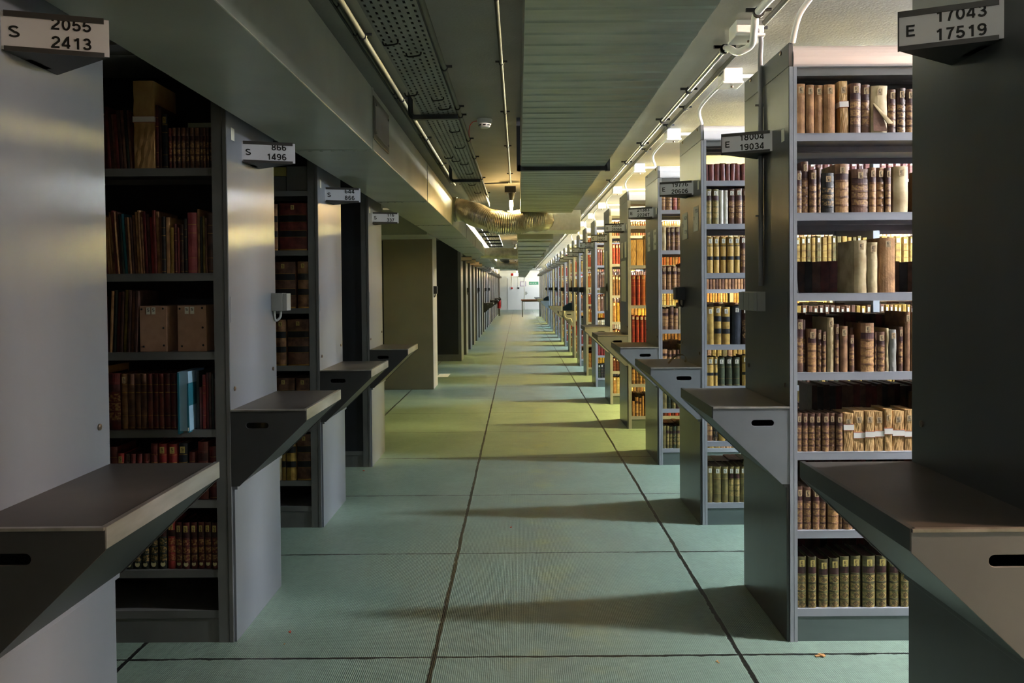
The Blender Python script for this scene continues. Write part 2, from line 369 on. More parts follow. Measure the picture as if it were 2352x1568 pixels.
# ------------------------------------------------------------------ ducts overhead
DZ = 2.11
def seam(mb, y, x0, x1, z, zt, xs):
    mb.box(x0, x1, y-.012, y+.012, z-.004, z); mb.box(xs, xs+.004, y-.012, y+.012, z, zt)
    for k in range(7):
        x = x0+(x1-x0)*(k+.5)/7; mb.box(x-.006, x+.006, y-.006, y+.006, z-.008, z)
mb = MB().box(-1.118, -.715, -2.5, 26.0, DZ, 2.415)
duct = mb.build('ventilation_duct', M_galv, bevel=.004)
tag(duct, 'long grey rectangular duct running above the dark row of bookcases', 'duct')
for y in (3.88, 6.2, 8.5, 10.8, 13.1, 15.4, 18, 21): 
    s_ = MB(); seam(s_, y, -1.11, -.72, DZ, 2.415, -.715); s_.build('duct_seam', M_galv, duct)
hp = MB().box(-.717, -.707, 3.87, 4.33, 2.165, 2.375).build('access_panel', mat('access_frame', lin(90, 92, 84), rough=.4, metal=.6), duct, bevel=.002, label='dark framed access panel')
hp2 = MB().box(-.708, -.704, 3.90, 4.30, 2.19, 2.35)
for y, z in ((3.92, 2.2), (4.28, 2.2), (3.92, 2.34), (4.28, 2.34)): hp2.box(-.705, -.699, y-.006, y+.006, z-.006, z+.006)
hp2.build('access_cover', M_dark, hp)
tag(MB().box(-4.5, -1.13, 9.7, 10.6, 2.09, 2.40).build('branch_duct', M_galv, bevel=.004), 'short duct branching off the long duct in front of the pillar', 'duct')
# ribbed duct over the aisle
mb = MB().box(.025, .585, -2.5, 8.55, 2.235, 2.50)
k = 0; y = -.2
while y < 8.4:
    mb.prism([(y-.010, 2.2355), (y, 2.2305), (y+.010, 2.2355)], 'x', .027, .583); y += .1135
cd = mb.build('ribbed_duct', M_galv2)
tag(cd, 'wide ribbed sheet metal duct hanging over the middle of the aisle', 'duct')
MB().box(.0, .60, 5.25, 5.29, 2.205, 2.24).box(-.005, .02, 5.25, 5.29, 2.205, 2.56).box(.59, .62, 5.25, 5.29, 2.2, 2.56).build('hanger_rail', M_brk, cd)
tag(MB().box(-.12, .70, 8.74, 9.34, 2.06, 2.285).build('cross_duct_box', mat('whitened_cross_duct', lin(232, 232, 230), lin(222, 222, 218), rough=.45, metal=.0, scale=30), bevel=.004), 'pale box duct crossing at the end of the ribbed duct', 'duct')  # base whitened to carry the spotlight's glare on the box
mb = MB().box(.0, .42, 9.35, 16.3, 2.0, 2.32)
for y in (9.7, 10.9, 12.1, 13.4, 14.7, 15.9): mb.box(-.01, .43, y, y+.05, 1.985, 2.33)
tag(mb.build('low_duct', M_galv2), 'lower flat duct continuing beyond the crossing box', 'duct')
mb = MB().box(.0, .42, 17.2, 26.0, 2.02, 2.32)
for y in range(6): mb.box(-.01, .43, 18+y*1.35, 18.06+y*1.35, 2.0, 2.33)
tag(mb.build('low_duct', M_galv2), 'far flat duct between the two smooth crossing pipes', 'duct')
mb = MB().box(.0, .42, 27.2, 46.0, 2.05, 2.32)
for y in range(8): mb.box(-.01, .43, 28+y*2.2, 28.1+y*2.2, 2.03, 2.33)
tag(mb.build('low_duct', M_galv2), 'flat duct reaching towards the white end wall', 'duct')
# flexible foil duct
pts = smooth_path([(-.74, 8.75, 2.30), (-.62, 8.72, 2.29), (-.50, 8.6, 2.24), (-.36, 8.5, 2.18), (-.25, 8.47, 2.14), (-.12, 8.46, 2.12), (0.0, 8.5, 2.135), (.12, 8.54, 2.155), (.21, 8.60, 2.17), (.30, 8.735, 2.18)], 16)
rads = [(.120 if k % 2 else .1275) * (1+.05*math.sin(k*.21)) for k in range(len(pts))]
fx = MB().tube(pts, .12, n=28, rads=rads).build('flexible_duct', M_flex, smooth=False)
tag(fx, 'crinkled silver foil duct bending across the aisle', 'duct')
MB().tube([(-.80, 8.76, 2.305), (-.68, 8.74, 2.30)], .135, n=28).build('duct_collar', M_galv, fx, smooth=True)
for y, r, lb in ((16.75, .12, 'smooth silver pipe crossing the aisle beyond the foil duct'), (25.7, .13, 'bent silver pipe crossing under the far glowing lamp')):
    tag(MB().tube(smooth_path([(-.8, y, 2.17), (-.4, y, 2.16), (0, y-.02, 2.15), (.3, y, 2.19), (.55, y, 2.2)], 6), r, n=20).build('crossing_pipe', M_flex, smooth=True), lb, 'duct')

# ------------------------------------------------------------------ cable tray and conduits
TZ = 2.38
mb = MB(); x0, x1 = -.527, -.335
rows = 7; cell = (x1-x0)/rows
for r in range(rows+1):
    w = cell*.33 if 0 < r < rows else cell*.33
    c = x0+cell*r; a = max(x0, c-w); b = min(x1, c+w); mb.box(a, b, -1.5, 9.3, TZ, TZ+.002)
for r in range(rows):
    a = x0+cell*(r+.33); b = x0+cell*(r+.67); y = 1.9 + (.02 if r % 2 else 0)
    mb.box(a, b, -1.5, 1.9, TZ, TZ+.002)
    while y < 9.3:
        mb.box(a, b, y, y+.027, TZ, TZ+.002); y += .052
mb.box(x0-.002, x0, -1.5, 9.3, TZ, TZ+.05).box(x1, x1+.002, -1.5, 9.3, TZ, TZ+.05)
ct = mb.build('cable_tray', M_perf); tag(ct, 'perforated grey metal cable tray under the ceiling', 'cable tray')
for y in (4.3, 6.85):
    b = MB(); b.box(x0-.045, x1+.01, y, y+.04, TZ-.03, TZ-.006)
    b.tube(smooth_path([(x0-.035, y+.02, TZ-.018), (x0-.055, y+.02, TZ-.005), (x0-.06, y+.02, TZ+.03), (x0-.06, y+.02, CEIL)], 4), .014, n=8)
    b.build('tray_bracket', M_brk, ct)
for (x, y) in [(-.49, 3.05), (-.42, 3.2), (-.52, 3.85), (-.40, 3.95), (-.385, 4.15), (-.38, 4.75), (-.39, 5.3), (-.5, 5.7), (-.46, 5.85), (-.41, 6.0), (-.4, 6.5), (-.42, 7.2), (-.40, 7.8)]:
    MB().tube(smooth_path([(x-.03, y, TZ), (x-.025, y+.01, TZ-.012), (x, y+.004, TZ-.013), (x+.028, y-.01, TZ-.012), (x+.032, y-.012, TZ)], 3), .0035, n=6).build('cable_tie', M_blk, ct)
for k, x in enumerate([-.518+.0195*q for q in range(10)]):
    tag(MB().tube([(x, -1.5, TZ+.014), (x, 4, TZ+.013), (x, 9.3, TZ+.014)], .0095, n=8).build('cable', M_blk), 'black cable added to darken the holes of the perforated tray', 'cable', 'added dark cables inside the perforated tray')  # dark cables added so the tray's holes read black
mb = MB().box(-.56, -.55, 9.6, 16.4, 2.28, 2.32).box(-.33, -.32, 9.6, 16.4, 2.28, 2.32)
y = 9.8
for x in (-.52, -.48, -.44, -.40, -.36): mb.box(x-.006, x+.006, 9.6, 16.4, 2.30, 2.305)
while y < 16.3: mb.box(-.6, -.31, y, y+.05, 2.262, 2.285); y += 1.05
for yy in (10.0, 13.2, 16.2): mb.box(-.6, -.59, yy, yy+.02, 2.27, CEIL)
tag(mb.build('cable_ladder', M_brk), 'dark rung cable ladder beyond the foil duct', 'cable tray')
mb = MB(); y = 18
mb.box(-.5, -.3, 17.4, 26, 2.3, 2.31)
while y < 26: mb.box(-.55, -.28, y, y+.06, 2.26, 2.29); y += 1.2
for yy in (18.0, 21.6, 24.0): mb.box(-.55, -.54, yy, yy+.02, 2.27, CEIL)
tag(mb.build('cable_ladder', M_brk), 'farther dark cable ladder between the smooth crossing pipes', 'cable tray')
def pipe(name, pts, r, m, label, clamps=(), cm=M_blk, cr=None, cat='pipe', sm=6, group=None):
    o = MB().tube(smooth_path(pts, sm) if len(pts) > 2 else pts, r, n=12).build(name, m, smooth=True)
    tag(o, label, cat, group)
    for (x, y, z) in clamps:
        c = MB(); q = cr or r*1.5
        c.tube([(x, y-.006, z), (x, y+.006, z)], q, n=10)
        c.box(x-q*2.2, x+q*2.2, y-.005, y+.005, z+q*.1, z+q*.7)
        c.build('pipe_clamp', cm, o)
    return o
pipe('conduit', [(-.318, -1.5, TZ+.008), (-.318, 8.3, TZ+.008)], .0105, M_conduit, 'grey conduit strapped along the edge of the perforated tray', [(-.318, y, TZ+.008) for y in (3.45, 4.2, 4.4, 5.1, 5.8, 6.9, 8)])
pipe('conduit', [(-.675, -1.5, 2.53), (-.675, 8.4, 2.53)], .0125, M_conduit, 'thick pale conduit between the long duct and the cable tray', [(-.675, y, 2.53) for y in (3.45, 4.6, 5.8, 7)], M_brk)
pipe('conduit', [(-.706, -1.5, 2.54), (-.706, 8.4, 2.54)], .006, M_conduit, 'thin conduit close against the long duct', [(-.706, y, 2.54) for y in (3.1, 4.5, 5.7)])
pipe('conduit', [(-.722, -1.5, 2.545), (-.722, 8.4, 2.545)], .005, M_brk, 'thinnest dark conduit above the long duct edge')
pipe('conduit', [(-.076, -1.5, 2.535), (-.076, 8.3, 2.535)], .009, M_conduit, 'single conduit beside the ribbed duct leading to the spotlight', [(-.076, y, 2.538) for y in (3.03, 3.9, 5.0, 6.2, 7.7)])
pipe('conduit', [(-.62, 8.35, 2.53), (-.3, 8.3, 2.53), (-.1, 8.27, 2.53)], .006, M_blk, 'thin dark cable crossing the ceiling to the spotlight')
# smoke detector with red wire
sd = empty('smoke_detector', (-.22, 5.3, CEIL)); tag(sd, 'white round smoke detector on the ceiling beside the tray', 'smoke detector')
MB().tube([(0, 0, 0), (0, 0, -.022), (0, 0, -.024)], .052, n=28, rads=[.052, .052, .05]).build('base', M_pvcw, sd, smooth=True)
c = MB().tube([(0, 0, -.024), (0, 0, -.034), (0, 0, -.05), (0, 0, -.058)], .04, n=28, rads=[.047, .045, .036, .028]); c.build('cover', M_pvcw, sd, smooth=True)
v = MB()
for k in range(8):
    a = k*math.pi/4; v.box(.033, .042, -.009, .009, -.046, -.035, rot=Matrix.Rotation(a, 4, 'Z'))
v.build('sensor_vent', M_blk, sd)
MB().tube(smooth_path([(-.05, 0, -.01), (-.08, 0, -.018), (-.10, 0, -.045), (-.108, .03, -.09), (-.106, .2, -.12)], 5), .003, n=6).build('wire', M_redwire, sd)
# conduits over the lit row
pipe('metal_conduit', [(.975, 3.66, 2.53), (.975, 46, 2.53)], .0145, M_steelpipe, 'bright steel conduit running along the ceiling over the lit row', [(.975, y, 2.53) for y in (3.68, 4.45, 5.25, 6.1, 7.0, 8.2)])
pipe('white_conduit', [(.975, 3.72, 2.53), (.985, 3.64, 2.52), (.985, 3.5, 2.462), (1.03, 3.44, 2.478), (.985, 3.25, 2.50), (.975, 3.15, 2.525), (.995, 2.7, 2.53), (1.0, 1.4, 2.53)], .0155, M_pvcw, 'white plastic conduit dipping below the ceiling near the first lamp box', [(.975, 3.68, 2.53), (.977, 3.17, 2.522)], M_blk)
pipe('steel_conduit', [(.995, 3.3, 2.545), (1.035, 1.4, 2.545)], .011, M_steelpipe, 'steel conduit behind the dipping white conduit')
pipe('lamp_conduit', [(1.062, 1.2, 2.545), (1.062, 46, 2.545)], .012, M_conduit, 'plastic conduit linking the ceiling junction boxes over the lit row', [(1.062, y, 2.545) for y in (3.45, 4.95, 5.5, 6.45)], M_brk)
def jbox(x, y, w, dd, hh, label, group=None):
    e = empty('junction_box', (x, y, CEIL)); tag(e, label, 'junction box', group)
    MB().box(-w/2, w/2, -dd/2, dd/2, -hh, 0).build('housing', M_pvcw, e, bevel=.006)
    MB().box(-w/2-.004, w/2+.004, -dd/2-.004, dd/2+.004, -hh-.012, -hh).build('lid', M_pvcw, e, bevel=.003)
    MB().tube([(w*.1, 0, -hh-.012), (w*.1, 0, -hh-.02)], .008, n=8).build('screw', M_screw, e)
for i in range(1, 6):
    ym = (RY[i]+DEP+RY[i+1])/2
    pipe('lamp_conduit', [(1.16, ym, 2.53), (2.12 if i == 4 else 2.87, ym, 2.53)], .010, M_pvcw, f'white conduit from the {ORD[i-1]} box to the tube lamp in its side aisle', group='short conduits feeding the tube lamps')
jbox(1.0, 3.42, .12, .12, .06, 'white junction box above the dipping white conduit')
nb = ['first', 'second', 'third', 'fourth', 'fifth', 'sixth', 'seventh', 'eighth']
for i in range(1, 9):
    ym = (RY[i]+DEP+RY[i+1])/2
    jbox(1.13, ym, .10, .12, .07, f'white box on the lamp conduit, {nb[i-1]} one facing the side aisles', 'boxes on the lamp conduit')
    pipe('lamp_feed', [(1.10, ym+.02, 2.50), (1.09, ym+.22, 2.497), (1.062, RY[i+1]-.06, 2.45), (1.09, RY[i+1]+.0, 2.375)], .009, M_pvcw, f'white conduit curving from the {nb[i-1]} box down to a bookcase top', cat='pipe', group='curved conduits onto bookcase tops')
pipe('lamp_feed', [(1.10, 2.75, 2.54), (1.12, 2.95, 2.52), (1.09, 3.03, 2.46), (1.085, 3.09, 2.375)], .011, M_pvcw, 'pale conduit curving onto the top of the bookcase signed E 18004')

# ------------------------------------------------------------------ lamps
def tube_lamp(x, y, z, L, col, power, label, group):
    e = empty('fluorescent_lamp', (x, y, z)); tag(e, label, 'lamp', group)
    MB().box(-.02, L+.02, -.03, .03, .03, CEIL-z).build('housing', M_pvcw, e)
    MB().box(-.015, .0, -.012, .012, -.012, .035).box(L, L+.015, -.012, .012, -.012, .035).build('lamp_holder', M_pvcw, e)
    key = 'tube_glow_%d_%d_%d' % tuple(int(c*100) for c in col)
    MB().tube([(0, 0, 0), (L, 0, 0)], .013, n=8).build('tube', mat(key+'_%d' % int(power), (.8, .8, .8), emit=col, es=power), e, smooth=True)
for i, c in enumerate(AISLE_COL[:len(RY)]):
    y0 = RY[i]-.475 if i == 0 else (RY[i-1]+DEP+RY[i])/2
    far = i > 12
    where = f'before the bookcase signed E 17043' if i == 0 else f'in the {ORD[i-1]} side aisle'
    tube_lamp(2.1 if i == 5 else 2.4 if i > 5 else 2.85, y0, 2.47, 1.3, c, TUBE_POWER*(1.55 if c is YEL else .95 if i == 0 else 1.2), f'glowing ceiling tube lamp {where} of the lit row', 'tube lamps in the side aisles')
def spot(y, label, z=2.42, p=BULB_POWER):
    if y > 10: p = p*1.2
    e = empty('ceiling_spotlight', (-.07, y, z)); tag(e, label, 'lamp')
    MB().box(-.07, .05, -.04, .06, .02, .09).build('housing', M_blk, e, bevel=.004)
    MB().tube([(0, 0, .02), (0, 0, -.03), (0, 0, -.06)], .03, n=16, rads=[.034, .03, .02]).build('socket', M_blk, e, smooth=True)
    g = bpy.data.materials.get('clear_reflector')
    MB().tube([(0, 0, -.06), (0, .01, -.12), (0, .015, -.19)], .03, n=16, rads=[.018, .02, .009], caps=True).build('bulb', mat('warm_bulb_%d' % int(p), (.9, .8, .6), emit=(1.0, .66, .26), es=p), e, smooth=True)
spot(8.42, 'bare warm spotlight hanging in front of the foil duct', 2.42, BULB_POWER*1.3)
spot(18.0, 'small warm lamp past the first smooth crossing pipe', 2.40)
spot(26.0, 'warm starry lamp above the far bent pipe', 2.30)
spot(33.0, 'warm lamp low over the far end of the aisle', 2.2)
tube_lamp(1.3, 48.3, 2.45, 1.3, NEUT, TUBE_POWER*.35, 'added tube lamp brightening the white end wall', 'added lamps brightening the end wall')  # lamp added to brighten the end wall
tube_lamp(2.9, 45.2, 2.45, 1.3, COOL, TUBE_POWER*.4, 'added tube lamp behind the last bookcase of the lit row', 'added lamps brightening the end wall')  # second lamp added to light the far end
spot(41.0, 'last warm lamp close to the white end wall', 2.35)

# ------------------------------------------------------------------ bookcases
LEN = 5.4
STD = [2.02, 1.707, 1.389, 1.075, .758, .445, .132]
def bookcase(s, Xp, y0, levels, label, name='steel_bookcase', length=LEN, hood=True, blank=False, lowpanel=False, postw=.014, detail=True, pm=None):
    e = empty(name, (Xp, y0, 0)); tag(e, label, 'bookcase', 'steel bookcases of the lit row' if s > 0 else 'steel bookcases of the dark row')
    PH = 2.281
    pm = pm or (M_panel if s < 0 else M_panelshade)
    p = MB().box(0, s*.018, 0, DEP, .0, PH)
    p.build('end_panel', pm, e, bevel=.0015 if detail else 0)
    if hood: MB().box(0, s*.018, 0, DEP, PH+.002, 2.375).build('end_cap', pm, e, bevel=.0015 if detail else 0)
    else: MB().box(0, s*.018, 0, DEP, PH, 2.40).build('end_cap', pm, e)
    if lowpanel:
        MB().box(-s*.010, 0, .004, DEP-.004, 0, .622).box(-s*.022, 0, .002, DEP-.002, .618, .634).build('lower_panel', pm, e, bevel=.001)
    m = MB(); m.box(s*.018, s*(.018+postw), 0, .03, 0, PH)
    m.box(s*.002, s*.016, -.003, .0, 0, PH).box(s*.0185, s*(.0175+postw), -.002, 0, 0, PH)
    m.box(s*.018, s*(.018+postw), DEP-.03, DEP, 0, PH)
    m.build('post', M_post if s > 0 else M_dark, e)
    nb = int(length)
    for k in range(1, nb+1):
        m = MB(); m.box(s*(k*1.0+.018), s*(k*1.0+.055), .0, .03, 0, PH).box(s*(k*1.0+.018), s*(k*1.0+.055), DEP-.03, DEP, 0, PH).box(s*(k*1.0+.03), s*(k*1.0+.034), .03, DEP-.03, 0, PH)
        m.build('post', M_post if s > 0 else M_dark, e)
    x0 = .018+postw
    if blank:
        MB().box(s*x0, s*length, .004, .012, 0, 2.4).build('blank_panel', M_blank, e)
    for z in levels[:-1] if not blank else []:
        m = MB(); a, b = s*x0, s*length
        m.box(a, b, .0, .29, z-.004, z).box(a, b, 0, .003, z-.031, z-.003).box(a, b, .003, .012, z-.031, z-.028)
        m.box(a, b, .31, DEP, z-.004, z).box(a, b, DEP-.003, DEP, z-.031, z-.003).box(a, b, .285, .29, z-.024, z-.003).box(a, b, .31, .315, z-.024, z-.003)
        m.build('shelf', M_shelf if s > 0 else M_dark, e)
    if s < 0 and not blank: MB().box(s*x0, s*length, .33, .336, 0, 2.36).build('added_dark_back', M_blank, e)  # added dark sheet standing for the unlit depth behind the books
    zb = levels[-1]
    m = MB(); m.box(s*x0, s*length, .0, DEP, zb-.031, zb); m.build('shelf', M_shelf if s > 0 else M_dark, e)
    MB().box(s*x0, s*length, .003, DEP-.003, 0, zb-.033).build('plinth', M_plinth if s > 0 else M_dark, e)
    if hood:
        prof = [(0, 2.281), (-.004, 2.288), (-.006, 2.312)]
        for k in range(7):
            t = math.radians(k*15); prof.append((-.006+.055*(1-math.cos(t)), 2.318+.055*math.sin(t)))
        prof += [(.06, 2.372), (.06, 2.281)]
        MB().prism(prof, 'x', s*.018, s*length).build('hood', M_hood, e, smooth=False)
        m = MB().box(s*.018, s*length, .06, DEP, 2.363, 2.373)
        for y in (.12, .2, .34, .42): m.box(s*.02, s*length, y, y+.045, 2.27, 2.362)
        m.box(s*.02, s*length, .02, .06, 2.25, 2.280)
        m.build('top_panel', M_dark, e)
    else:
        MB().box(s*.018, s*length, .0, DEP, 2.36, 2.40).build('top_panel', M_dark, e)
    if detail:
        for (y, z) in ((.045, 1.02), (.545, 1.05), (.30, .16), (.36, .21), (.05, .10), (.53, .22), (.09, 2.36), (.5, 2.36)):
            if z > 2.3 and not hood: continue
            MB().tube([(0, y, z), (-s*.004, y, z), (-s*.006, y, z)], .008, n=12, rads=[.009, .009, .005]).build('screw', M_screw, e, smooth=True)
        MB().box(-s*.0015, 0, .012, .05, 1.29, 1.395).build('latch_plate', pm, e, bevel=.0008)
        MB().box(-s*.001, 0, .05, .085, 2.0 if s > 0 else 2.03, 2.05 if s > 0 else 2.08).build('barcode_sticker', M_stickw, e)
    return e
def sign(s, Xp, y0, series, a, b, z=1.985, label=None, dim=False, glyph=True, card=None):
    e = empty('shelf_sign', (Xp, y0, z)); hgt = .086
    tag(e, label, 'sign', 'hanging range signs on the bookcase ends')
    # triangular box: base against the panel (y .14-.36), tip out into the aisle
    ya, yb, yt, out = (.20, .41, .285, .192) if s > 0 else (.172, .385, .24, .205)
    A, B, T = (s*.003, ya), (s*.003, yb), (-s*out, yt)
    m = MB(); m.prism([A, B, T], 'z', 0, .003); m.prism([A, B, T], 'z', hgt-.003, hgt)
    m.face([(B[0], B[1], 0), (T[0], T[1], 0), (T[0], T[1], hgt), (B[0], B[1], hgt)])
    m.box(-s*.02, 0, .25, .33, .0, .03)
    m.build('bracket', M_signbody, e)
    # card frame: local x along the face from its left end to its right end as seen from the camera
    P0, P1 = (Vector((A[0], A[1], 0)), Vector((T[0], T[1], 0)))
    Lp, Rp = (T, A) if s > 0 else (A, T)
    L3, R3 = Vector((Lp[0], Lp[1], 0)), Vector((Rp[0], Rp[1], 0))
    ux = (R3-L3); wlen = ux.length; ux.normalize(); uz = Vector((0, 0, 1)); n = ux.cross(uz)   # towards the camera
    M = Matrix((( ux.x, uz.x, n.x, L3.x), (ux.y, uz.y, n.y, L3.y), (ux.z, uz.z, n.z, L3.z), (0, 0, 0, 1)))
    def bx(mb, x0, x1, y0_, y1_, z0, z1): mb.box(x0, x1, y0_, y1_, z0, z1, rot=M); return mb
    bx(MB(), 0, wlen, .001, hgt-.001, 0, .0015).build('card', card or M_white, e)
    r = MB(); i0, i1 = (.012, wlen) if s > 0 else (.008, wlen-.010)
    if s > 0: i0, i1 = .0, wlen-.012
    bx(r, i0, i1, hgt-.011, hgt+.002, .0015, .004); bx(r, i0, i1, -.002, .009, .0015, .004)
    bx(r, (0 if s > 0 else -.002), (.003 if s > 0 else 0), -.002, hgt+.002, -.002, .004)
    r.build('rail', M_frame, e)
    if glyph:
        T0 = M @ Matrix.Translation((.016, .029, .002))
        text_mesh(series, .036, M_black, 'series_letter', e, T0, 1.1, align='LEFT')
        if a: text_mesh(a, .037, M_black, 'upper_number', e, M @ Matrix.Translation((wlen*.845, .0535, .002)), 1.02)
        if b: text_mesh(b, .037, M_black, 'lower_number', e, M @ Matrix.Translation((wlen*.845, .0125, .002)), 1.02)
    return e
def tray(s, Xp, y0, label, top=.938, group='pull-down consulting shelves on the bookcase ends'):
    e = empty('consulting_shelf', (Xp + s*.001, y0, 0)); tag(e, label, 'shelf', group)
    out = .303; side_m = M_tray if s > 0 else M_trayshade
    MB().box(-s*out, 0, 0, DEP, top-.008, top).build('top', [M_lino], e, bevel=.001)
    MB().box(-s*out, -s*(out+.004), 0, DEP, top-.042, top+.002).box(-s*(out-.01), -s*(out+.004), 0, DEP, top, top+.003).build('edge_strip', M_edge if s < 0 else M_trayshade, e, bevel=.001)
    MB().box(-s*out, 0, -.004, .008, top-.004, top+.003).build('front_lip', M_edge, e, bevel=.001)
    def slot(cx, cz, w, h):
        r = h/2; pts = []
        for k in range(9): a = math.pi/2+math.pi*k/8; pts.append((cx-w/2+r+r*math.cos(a), cz+r*math.sin(a)))
        for k in range(9): a = -math.pi/2+math.pi*k/8; pts.append((cx+w/2-r+r*math.cos(a), cz+r*math.sin(a)))
        return pts
    ol = [(0, top-.005), (0, .632), (-s*.03, .632), (-s*out, top-.045), (-s*out, top-.005)]
    if s > 0: ol = ol[::-1]
    hole = slot(-s*.107, top-.062, .092, .026)
    for yy in (0.002, DEP-.002):
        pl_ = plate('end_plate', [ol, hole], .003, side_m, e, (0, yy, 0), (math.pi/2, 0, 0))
    m = MB(); y_a, y_b = .004, DEP-.004
    m.prism([(-s*.028, .634), (-s*.002, .634), (-s*.002, .636), (-s*.0285, .636), (-s*(out-.002), top-.04), (-s*(out), top-.042)][::1], 'y', y_a, y_b)
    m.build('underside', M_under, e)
    return e

sign_right = [('E', '17043', '17519'), ('E', '18004', '19034'), ('E', '19776', '20606'), ('E', '21383', '22247'), ('E', '23536', '25368'), ('E', '28068', '29907'), ('E', '30726', '31221'), ('F', '929', '2725'), ('F', '', '5617')]
LV = {0: STD, 1: STD, 2: [2.043, 1.788, 1.498, 1.074, .827, .499, .131], 3: [2.028, 1.708, 1.396, 1.078, .757, .447, .13],
      4: [2.03, 1.635, 1.235, .83, .448, .125]}
VAR = [[2.05, 1.73, 1.41, 1.08, .77, .45, .13], [2.06, 1.75, 1.42, 1.15, .86, .50, .13], [2.04, 1.70, 1.32, 1.0, .68, .40, .13]]
for i in range(5, len(RY)): LV[i] = VAR[i % 3]
TRAY_R = {0, 1, 2, 3, 4, 5, 9, 12, 17, 21, 24}
def lname(i):
    if i < len(sign_right) and sign_right[i][1]: return 'signed %s %s' % sign_right[i][:2]
    if i == 8: return 'signed F 5617'
    return f'{ORD[i]} along the lit row'
for i, y0 in enumerate(RY):
    bookcase(1, RX[i], y0, LV[i], f'grey steel bookcase, {ORD[i]} of the lit row, its end {lname(i)}' if i < 9 else f'grey steel bookcase, {ORD[i]} along the lit row of side aisles',
             lowpanel=i < 5, detail=i < 5, length=LEN if i < 6 else 3.4)
for i, (sr, a, b) in enumerate(sign_right):
    sign(1, RX[i], RY[i], sr, a, b, z=1.958 if i == 0 else 1.985, label=f'range sign reading {sr} {a} {b}, {ORD[i]} along the lit row'.replace('  ', ' '))
for i in range(9, 24):
    if i < len(RY): sign(1, RX[i], RY[i], 'F', '', '', label=f'small range sign too distant to read on bookcase {ORD[i]} of the lit row', glyph=False)
TL = {0: 'tan lit consulting shelf at the very front, under the sign E 17043', 1: 'large blue grey consulting shelf next along, under the sign E 18004', 2: 'consulting shelf carrying a brown strap under the sign E 19776',
      3: 'consulting shelf just beyond the one with the strap, signed E 21383', 4: 'fifth consulting shelf of the lit row, signed E 23536', 5: 'sixth consulting shelf of the lit row, signed E 28068', 9: 'blue grey consulting shelf with a white cord over its edge'}
for i in sorted(TRAY_R):
    if i < len(RY): tray(1, RX[i], RY[i], TL.get(i, f'distant consulting shelf on bookcase {ORD[i]} of the lit row'))

LVL = {0: STD, 1: [1.910, 1.490, 1.174, .862, .577, .295, .13], 2: [2.006, 1.654, 1.31, .968, .605, .281, .129], 3: [2.0, 1.6, 1.3, .96, .6, .3, .127]}
LSG = [('S', '2055', '2413'), ('S', '866', '1496'), ('S', '644', '866'), ('S', '116', '337')]
for i, y0 in enumerate(LY):
    bookcase(-1, LX[i], y0, LVL[i], f'pale steel bookcase, {ORD[i]} of the dark row, its end signed S {LSG[i][1]}', hood=False, blank=i == 3, lowpanel=True, postw=.043, length=3.0)
    sr, a, b = LSG[i]
    sign(-1, LX[i], y0, sr, a, b, z=1.961, label=f'white range sign reading {sr} {a} {b}, {ORD[i]} of the dark row')
    tray(-1, LX[i], y0, f'shaded consulting shelf, {ORD[i]} of the dark row, under the sign S {a}')
for i, y0 in enumerate(LFAR):
    bookcase(-1, -1.125, y0, VAR[0], f'steel bookcase of the dark row, {ORD[i]} one beyond the pillar', hood=False, blank=True, detail=False, length=1.6, postw=.04)
    tanc = mat('tan_card', lin(205, 180, 150), rough=.6)
    sign(-1, -1.125, y0, 'S', '', '', z=1.961, label=f'plain {"tan" if i < 4 else "pale"} sign on the {ORD[i]} dark bookcase beyond the pillar', glyph=False, card=tanc if i < 4 else M_white)
for k, i in enumerate((7, 11, 15)):
    tray(-1, -1.125, LFAR[i], f'shaded consulting shelf on the {ORD[i]} dark bookcase beyond the pillar')
# small switches
def switch(s, Xp, y, z, w, h, d, m, label, toggles=1, cable=True):
    e = empty('light_switch', (Xp, y, z)); tag(e, label, 'light switch', 'light switches on the bookcase ends')
    MB().box(s*.003, -s*d*.72, -w/2, w/2, -h/2, h/2).build('housing', m, e, bevel=.003)
    for k in range(toggles):
        a = -w/2+w*k/toggles+.003; b = -w/2+w*(k+1)/toggles-.003
        MB().box(-s*d*.72, -s*d, a, b, -h/2+.002, h/2-.002).build('rocker', M_pvcw if m is M_pvcw else m, e, bevel=.002)
    if cable: MB().tube(smooth_path([(-s*d*.4, w*.2, -h/2), (-s*d*.38, w*.1, -h/2-.03), (-s*d*.15, -w*.1, -h/2-.045), (-s*.006, -w*.2, -h/2-.02), (-s*.006, -w*.2, -h/2)], 4), .006, n=8).build('cable', m, e, smooth=True)
M_swg = mat('switch_grey', lin(110, 112, 116), rough=.4); M_swd = mat('switch_dark', lin(44, 46, 50), rough=.4); M_swl = mat('switch_light', lin(160, 162, 158), rough=.45)
switch(1, 1.07, 3.505, 1.352, .24, .085, .05, M_swl, 'double light switch box under the conduit on the bookcase signed E 18004', 3, False)
pipe('switch_conduit', [(1.02, 3.36, 2.52), (1.05, 3.38, 2.49), (1.058, 3.41, 2.40), (1.058, 3.41, 2.2), (1.058, 3.41, 1.42)], .0105, M_swg, 'grey conduit running down the bookcase end to the double switch', [(1.058, 3.41, 2.20), (1.058, 3.41, 1.72)], M_swg, .011)
switch(1, RX[2], RY[2]+.50, 1.375, .09, .085, .06, M_swd, 'dark light switch on the third bookcase end of the lit row')
switch(-1, -1.16, 3.128+.57, 1.363, .07, .085, .072, M_swl, 'white rocker light switch on the bookcase end signed S 866')
switch(1, RX[5], RY[5]+.5, 1.38, .08, .085, .06, M_swl, 'pale light switch on the sixth bookcase end of the lit row')
